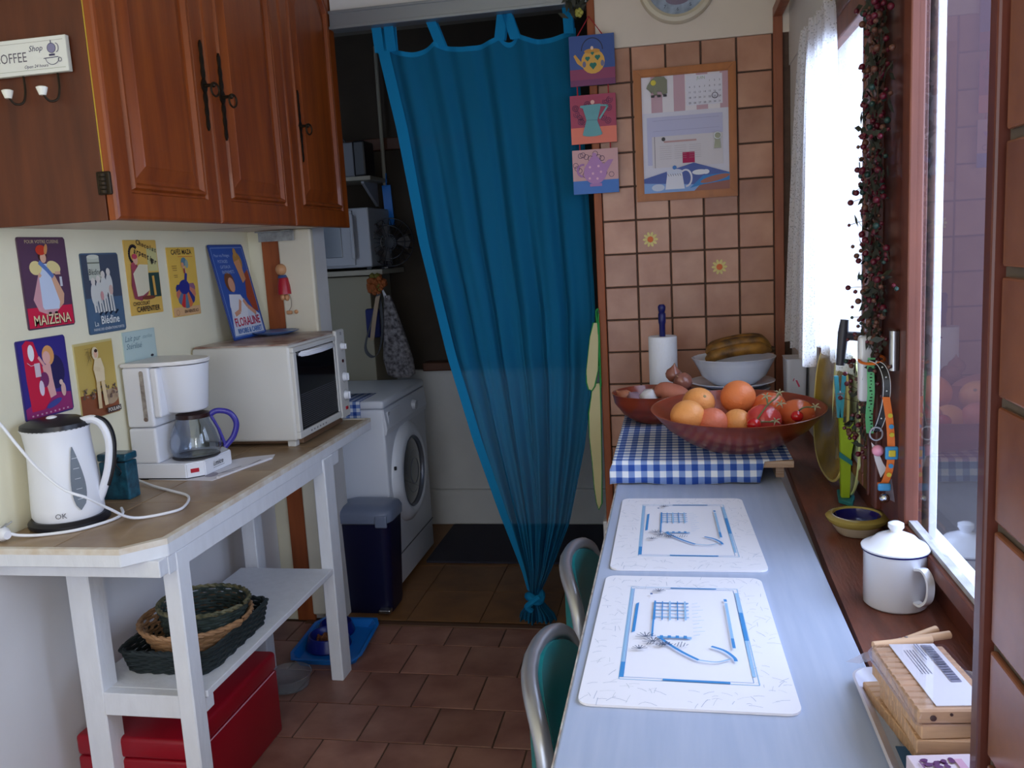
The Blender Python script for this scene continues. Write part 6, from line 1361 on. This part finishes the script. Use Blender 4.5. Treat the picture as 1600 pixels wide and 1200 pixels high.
lace_panel('right white lace curtain panel next to the berry garland', (2.34, 2.16), (2.36, 1.99), .362, .372, 1.150, 1.965, 4, 2.0, bulge=.10)

# window handles, hinge
wh = thing('window_handle', 'dark grey lever handle of the far casement in front of the lace', 'handle', (.385, 1.93, 1.23))
bm = B(); tube(bm, smooth_path([(.383, 1.93, 1.225), (.356, 1.93, 1.228), (.348, 1.93, 1.235)]), .0095, 10); tube(bm, [(.352, 1.93, 1.262), (.349, 1.93, 1.235), (.343, 1.93, 1.165)], [.0085, .011, .009], 12); part('lever', bm, mat('dark_grey_plastic', (62, 62, 72)), wh, smooth=True)
wh2 = thing('window_handle', 'white lever handle with collars hung on it', 'handle', (.385, 1.7250, 1.2))
bm = B(); tube(bm, [(.372, 1.7250, 1.215), (.352, 1.7250, 1.213)], .008, 10); box(bm, .339, .365, 1.713, 1.737, 1.125, 1.250, .006, 3); bmesh.ops.translate(bm, vec=(0, 0, 0), verts=bm.verts); part('lever', bm, mat('white_metal', (226, 228, 234), .25, .1), wh2, smooth=40)
bm = B(); tube(bm, [(.376, 1.612, 1.20), (.376, 1.612, 1.27)], .008, 14); box(bm, .378, .384, 1.607, 1.635, 1.20, 1.27, .001); one('casement_hinge', 'silver barrel hinge on the brown window frame', 'hinge', bm, steel, (.38, 1.625, 1.2), smooth=40)
# collars
oc = thing('cord_loop', 'orange cord looped round the white window handle', 'cord', (.36, 1.6950, 1.22))
bm = B(); tube(bm, [(.354+.020*math.cos(a)+.004, 1.7000+.050*math.sin(a), 1.208+.004*math.cos(a)) for a in [2*PI*i/28 for i in range(28)]], .0028, 6, closed=True); part('loop', bm, mat('orange_cord', (214, 104, 26), .7), oc, smooth=True)
k1 = thing('green_collar', 'green polka-dot pet collar hanging from the window handle', 'collar', (.352, 1.6700, 1.13))
bm = B(); ribbon(bm, smooth_path([(.352, 1.6730, 1.215), (.350, 1.6700, 1.19), (.351, 1.6700, 1.15), (.350, 1.6800, 1.105), (.354, 1.6900, 1.07)], 5), (.012, -.004, 0), .002); b_ = part('band', bm, mat('mint_band', (96, 176, 120), .6), k1)
bm = B()
rr = random.Random(6)
for i in range(22): z = 1.21-i*.0062; tube(bm, [(.350+rr.uniform(-.004, .004), 1.6685, z), (.350+rr.uniform(-.004, .004), 1.6675, z)], .0011, 5)
part('dots', bm, black, k1, kind='stuff'); bm = B(); box(bm, .344, .360, 1.6630, 1.6690, 1.190, 1.196, .001); part('buckle', bm, black, k1)
k2 = thing('black_collar', 'black studded pet collar with white stitching and a metal ring', 'collar', (.36, 1.6250, 1.12))
pth = smooth_path([(.350, 1.6600, 1.212), (.362, 1.6450, 1.205), (.368, 1.6300, 1.18), (.367, 1.6300, 1.14), (.360, 1.6350, 1.105), (.354, 1.6400, 1.085)], 6)
bm = B(); ribbon(bm, pth, (.014, -.004, 0), .0025); part('band', bm, black, k2)
for i in range(6):
    q = pth[3+i*4] if 3+i*4 < len(pth) else pth[-1]; bm = B(); ico(bm, q+Vector((0, -.003, 0)), .0022, 1); part('stud', bm, steel, k2)
bm = B(); tube(bm, [q+Vector((-.0058, -.003, 0)) for q in pth], .0006, 4); tube(bm, [q+Vector((.0058, -.0045, 0)) for q in pth], .0006, 4); part('stitching', bm, white_plastic, k2)
bm = B(); tube(bm, [(.352+.011*math.cos(a), 1.6300, 1.082+.012*math.sin(a)) for a in [2*PI*i/22 for i in range(22)]], .0018, 6, closed=True); part('ring', bm, steel, k2, smooth=True)
bm = B(); ico(bm, (.354, 1.6250, 1.052), .0105, 3); one('pink_bell', 'small pink round bell hanging below the metal ring', 'bell', bm, mat('pink_bell', (226, 150, 176), .25), (.354, 1.7, 1.052), smooth=True)
k3 = thing('orange_collar', 'orange spotted pet collar with a blue buckle, lowest of the collars', 'collar', (.37, 1.5900, 1.06))
bm = B(); ribbon(bm, smooth_path([(.367, 1.6250, 1.150), (.371, 1.6150, 1.11), (.373, 1.6100, 1.07), (.372, 1.6100, 1.03), (.368, 1.6150, 1.005), (.362, 1.6250, .985), (.360, 1.6250, .992)], 6), (.012, -.004, 0), .0022); part('band', bm, mat('orange_band', (226, 116, 44), .6), k3)
bm = B(); box(bm, .362, .384, 1.6020, 1.6090, 1.040, 1.064, .003); part('buckle', bm, mat('sky_blue_plastic', (64, 150, 206), .3), k3); bm = B(); box(bm, .367, .379, 1.5990, 1.6030, 1.046, 1.058, .002); part('buckle_centre', bm, mat('yellow_enamel', (214, 196, 60)), k3)
bm = B(); box(bm, .352, .374, 1.6100, 1.6170, .980, .994, .003); part('clasp', bm, mat('sky_blue_plastic', (64, 150, 206)), k3)
for (x, z, c) in ((.370, 1.12, 'yellow_enamel'), (.372, 1.10, 'sky_blue_plastic'), (.373, 1.085, 'yellow_enamel'), (.372, 1.028, 'sky_blue_plastic'), (.369, 1.012, 'yellow_enamel')):
    bm = B(); tube(bm, [(x, 1.6065, z), (x, 1.6045, z)], .0042, 10); part('spot', bm, _m[c], k3)
bm = B(); ico(bm, (.364, 1.6150, .966), .009, 3); one('steel_bell', 'tiny shiny steel bell at the bottom of the orange collar', 'bell', bm, mat('mirror_steel', (200, 206, 214), .1, 1.0), (.364, 1.6150, .966), smooth=True)
bm = B(); prism(bm, [(.345, 1.065), (.354, 1.055), (.366, 1.025), (.372, 1.015), (.362, .998), (.352, 1.03)], 'y', 1.6370, 1.6378); one('paper_tag', 'small white paper tag hanging behind the pink bell', 'tag', bm, mat('paper', (226, 224, 232)), (.36, 1.6370, 1.02))
bm = B(); prism(bm, [(.372, .99), (.378, 1.0), (.384, .955), (.366, .965)], 'y', 1.6250, 1.6258); one('paper_tag', 'grey card tag corner below the orange collar', 'tag', bm, mat('grey_card', (140, 130, 140), .8), (.375, 1.6250, .96))

# berry garland on the mullion
gd = thing('berry_garland', 'long garland of dark red and green berries hanging on the window post', 'garland', (.375, 1.69, 1.0))
axis = [(1.69, 2.05), (1.69, 1.86), (1.68, 1.72), (1.70, 1.58), (1.70, 1.45), (1.69, 1.36), (1.69, 1.25), (1.78, 1.15), (1.82, 1.06), (1.82, 1.00)]
def gy(z):
    for (a, z1), (b, z0) in zip(axis, axis[1:]):
        if z >= z0: t = (z-z0)/(z1-z0); return b+(a-b)*t
    return axis[-1][0]
bm = B(); tube(bm, [(.366+.006*math.sin(z*25), gy(z)+.01*math.sin(z*17), z) for z in [2.05-i*.02 for i in range(53)]], .0018, 5)
rr = random.Random(21); bb = B(); lv = B()
for i in range(620):
    z = rr.uniform(1.0, 2.05); w_ = .042 if z > 1.22 else .055
    if z < 1.22 and rr.random() < .45: continue
    far = rr.random() < .16
    y = gy(z)+rr.gauss(0, w_)+(rr.uniform(.05, .14) if far and z < 1.62 else 0); x = .366+rr.uniform(-.026, .010); r = rr.uniform(.0035, .0062)
    if 1.10 < z < 1.27 and abs(y-1.72) < .06 and x < .372: x = .372
    if x+r > .372 and y < 1.91: x = .370-r
    ico(bb, (x, y, z), r, 2 if r > .005 else 1, mi=rr.choice((0, 0, 0, 0, 1, 2, 2)))
    if far or rr.random() < .25: tube(bm, [(.366, gy(z+.01), z+.012), (x, y, z)], .0007, 3)
for i in range(620):
    z = rr.uniform(1.02, 2.05); 
    if z < 1.22 and rr.random() < .5: continue
    c = Vector((.366+rr.uniform(-.022, .004), gy(z)+rr.gauss(0, .038), z)); d = Vector((rr.gauss(0, .5), rr.gauss(0, 1), rr.gauss(0, 1))).normalized()*rr.uniform(.008, .018); s = d.cross(Vector((1, .2, .1))).normalized()*.006
    lv.faces.new([lv.verts.new(q) for q in (c-d, c-s, c+d, c+s)])
part('stem', bm, mat('twig_brown', (84, 62, 50), .8), gd); part('berries', bb, [mat('dark_red_berry', (88, 14, 34), .3), mat('dark_green_berry', (34, 62, 56), .35), mat('brown_berry', (96, 58, 44), .4)], gd, smooth=True, kind='stuff')
part('leaves', lv, mat('dark_leaf', (46, 66, 36)), gd, kind='stuff')

# ---------------------------------------------------------------- tray with wrapped wooden packs, front of the sill
tr = thing('plastic_tray', 'long white-rimmed plastic tray in the front corner of the sill', 'tray', (.30, 1.0, ZW))
bm = B(); rr3(bm, [(.236, .380, .78, 1.150, .02, ZW+.001), (.222, .388, .76, 1.165, .03, ZW+.022), (.219, .390, .757, 1.168, .03, ZW+.023), (.222, .388, .76, 1.165, .03, ZW+.024), (.238, .378, .785, 1.145, .02, ZW+.006)], 5); part('tray', bm, mat('lilac_white_plastic', (206, 206, 224), .3), tr, smooth=40)
bm = B(); box(bm, .240, .276, .79, 1.0, ZW+.0065, ZW+.010, .001); part('blue_liner', bm, mat('blue_liner', (50, 96, 140), .5), tr)
wood_slab = mat('pale_slab_wood', (206, 166, 132), .6, noise=.2, scale=20, stretch=(1, 6, 6))
film = make_glass('clear_film', (.94, .93, .95))
def slab(x0, x1, y0, y1, z0, z1, rot, label, n):
    R3 = Matrix.Rotation(rot, 3, 'Z'); t = thing('wooden_slab', label, 'slab', ((x0+x1)/2, (y0+y1)/2, z0), 'pale wooden slabs stacked in the tray')
    bm = B(); w_ = (y1-y0)/n
    for i in range(n): box(bm, x0, x1, y0+i*w_+.0003, y0+(i+1)*w_-.0003, z0, z1, .0012, 1)
    part('slats', bm, wood_slab, t, kind='stuff'); t.rotation_euler = (0, 0, rot); return t
z0 = ZW+.0075
slab(.246, .345, .928, 1.135, z0, z0+.0165, math.radians(10), 'lowest long pale slab in the tray, sticking out to the left', 15)
slab(.250, .348, .935, 1.09, z0+.017, z0+.0335, math.radians(7), 'second pale slab from the bottom of the stack in the tray', 11)
slab(.243, .333, .934, 1.09, z0+.034, z0+.0505, math.radians(2), 'pale slab in the middle of the stack in the tray', 11)
slab(.240, .330, .938, 1.085, z0+.051, z0+.0675, math.radians(8), 'pale slab directly under the labelled pack', 11)
z0 += .0115
pk = thing('wrapped_pack', 'film-wrapped pack of wooden slats with a white printed label on top', 'pack', (.285, 1.0, z0+.0565), )
bm = B()
for i in range(11): box(bm, .240, .326, .938+i*.0138, .951+i*.0138, z0+.0565, z0+.073, .002, 1)
part('slats', bm, wood_slab, pk, kind='stuff')
bm = B(); box(bm, .262, .316, .945, 1.092, z0+.0735, z0+.0745, 0); part('label_card', bm, mat('paper', (226, 224, 232)), pk)
p = Print((.262, .945, z0+.0745), (1, 0, 0), (0, 1, 0))
for i in range(4): p.line([(.012+i*.0035, .07), (.012+i*.0035, .13)], .0010, (120, 120, 140))
p.rect(.036, .048, .05, .142, (140, 140, 160)); 
for i in range(14): p.rect(.037, .047, .054+i*.006, .056+i*.006+.0015*(i % 3 == 0), (80, 80, 100))
p.line([(.028, .142), (.028, .10)], .0016, (120, 120, 140)); p.line([(.031, .142), (.031, .11)], .0016, (120, 120, 140)); p.done('printed_picture', pk)
bm = B(); rr3(bm, [(.238, .330, .935, 1.093, .006, z0+.056), (.236, .332, .933, 1.095, .006, z0+.066), (.240, .328, .938, 1.09, .006, z0+.0752)], 3)
tube(bm, [(.238, .937, z0+.06), (.242, 1.08, z0+.075)], .0008, 4); part('film', bm, film, pk, smooth=True)
for (kx_, kz_, kr_) in ((.256, .064, .0035), (.275, .068, .0018), (.30, .063, .003), (.312, .068, .002)):
    bm = B(); tube(bm, [(kx_, .9376, z0+kz_), (kx_, .9368, z0+kz_)], kr_, 10); part('knot', bm, mat('wood_knot', (70, 44, 40), .7), pk)
bm = B(); v = [bm.verts.new(q) for q in ((.222, 1.135, z0+.03), (.250, 1.150, z0+.035), (.262, 1.12, z0+.055), (.255, 1.085, z0+.07), (.240, 1.08, z0+.06), (.236, 1.12, z0+.035))]; bm.faces.new(v); bmesh.ops.triangulate(bm, faces=bm.faces); part('film_flap', bm, mat('milky_film', (196, 190, 206), .25, alpha=.5), pk)
pk.rotation_euler = (0, 0, math.radians(6))
for i, (a, b, lab) in enumerate((((.243, 1.118, z0+.050), (.330, 1.168, z0+.060), 'upper pale dowel resting behind the labelled pack, tilted'), ((.240, 1.105, z0+.064), (.338, 1.140, z0+.066), 'middle pale dowel with a twist tie behind the labelled pack'), ((.236, 1.098, z0+.068), (.31, 1.118, z0+.069), 'short pale dowel nearest the labelled pack'))):
    t = thing('dowel', lab, 'stick', a, 'pale dowels behind the labelled pack'); bm = B(); tube(bm, [a, b], .0052, 10); part('stick', bm, mat('dowel_wood', (222, 182, 146), .55), t, smooth=40)
    if i < 2: q = Vector(a).lerp(Vector(b), .42); bm = B(); tube(bm, [q-(Vector(b)-Vector(a)).normalized()*.001, q+(Vector(b)-Vector(a)).normalized()*.001], .0062, 10); part('twist_tie', bm, mat('grey_card', (140, 130, 140)), t)
z0 -= .0115
bx = thing('small_box', 'small pink-white carton with a purple flower print at the front of the tray', 'box', (.27, .87, z0))
bm = B(); box(bm, .234, .300, .838, .912, z0, z0+.048, .001); part('carton', bm, mat('carton_pink', (222, 206, 220), .5), bx)
p = Print((.234, .838, z0+.048), (1, 0, 0), (0, 1, 0)); rr = random.Random(12)
for i in range(14): p.ell(.010+.030*rr.random()+.002, .050+.014*rr.random(), .003+.003*rr.random(), .003, (96, 50, 104), rr.uniform(0, 3), 8)
p.line([(.008, .060), (.010, .01)], .002, (130, 90, 130)); p.rect(.044, .052, .008, .062, (206, 160, 190)); p.done('printed_picture', bx)
bx.rotation_euler = (0, 0, math.radians(8))
bm = B(); v = [bm.verts.new(q) for q in ((.345, 1.12, z0+.045), (.388, 1.10, z0+.012), (.388, .99, z0+.03), (.352, .96, z0+.05), (.345, 1.05, z0+.035))]; bm.faces.new(v); bmesh.ops.triangulate(bm, faces=bm.faces)
f_ = one('plastic_wrapper', 'loose crumpled clear wrapper against the window frame beside the pack', 'wrapper', bm, mat('milky_film', (196, 190, 206)), (.37, 1.05, z0)); md = f_.modifiers.new('t', 'SOLIDIFY'); md.thickness = .0006
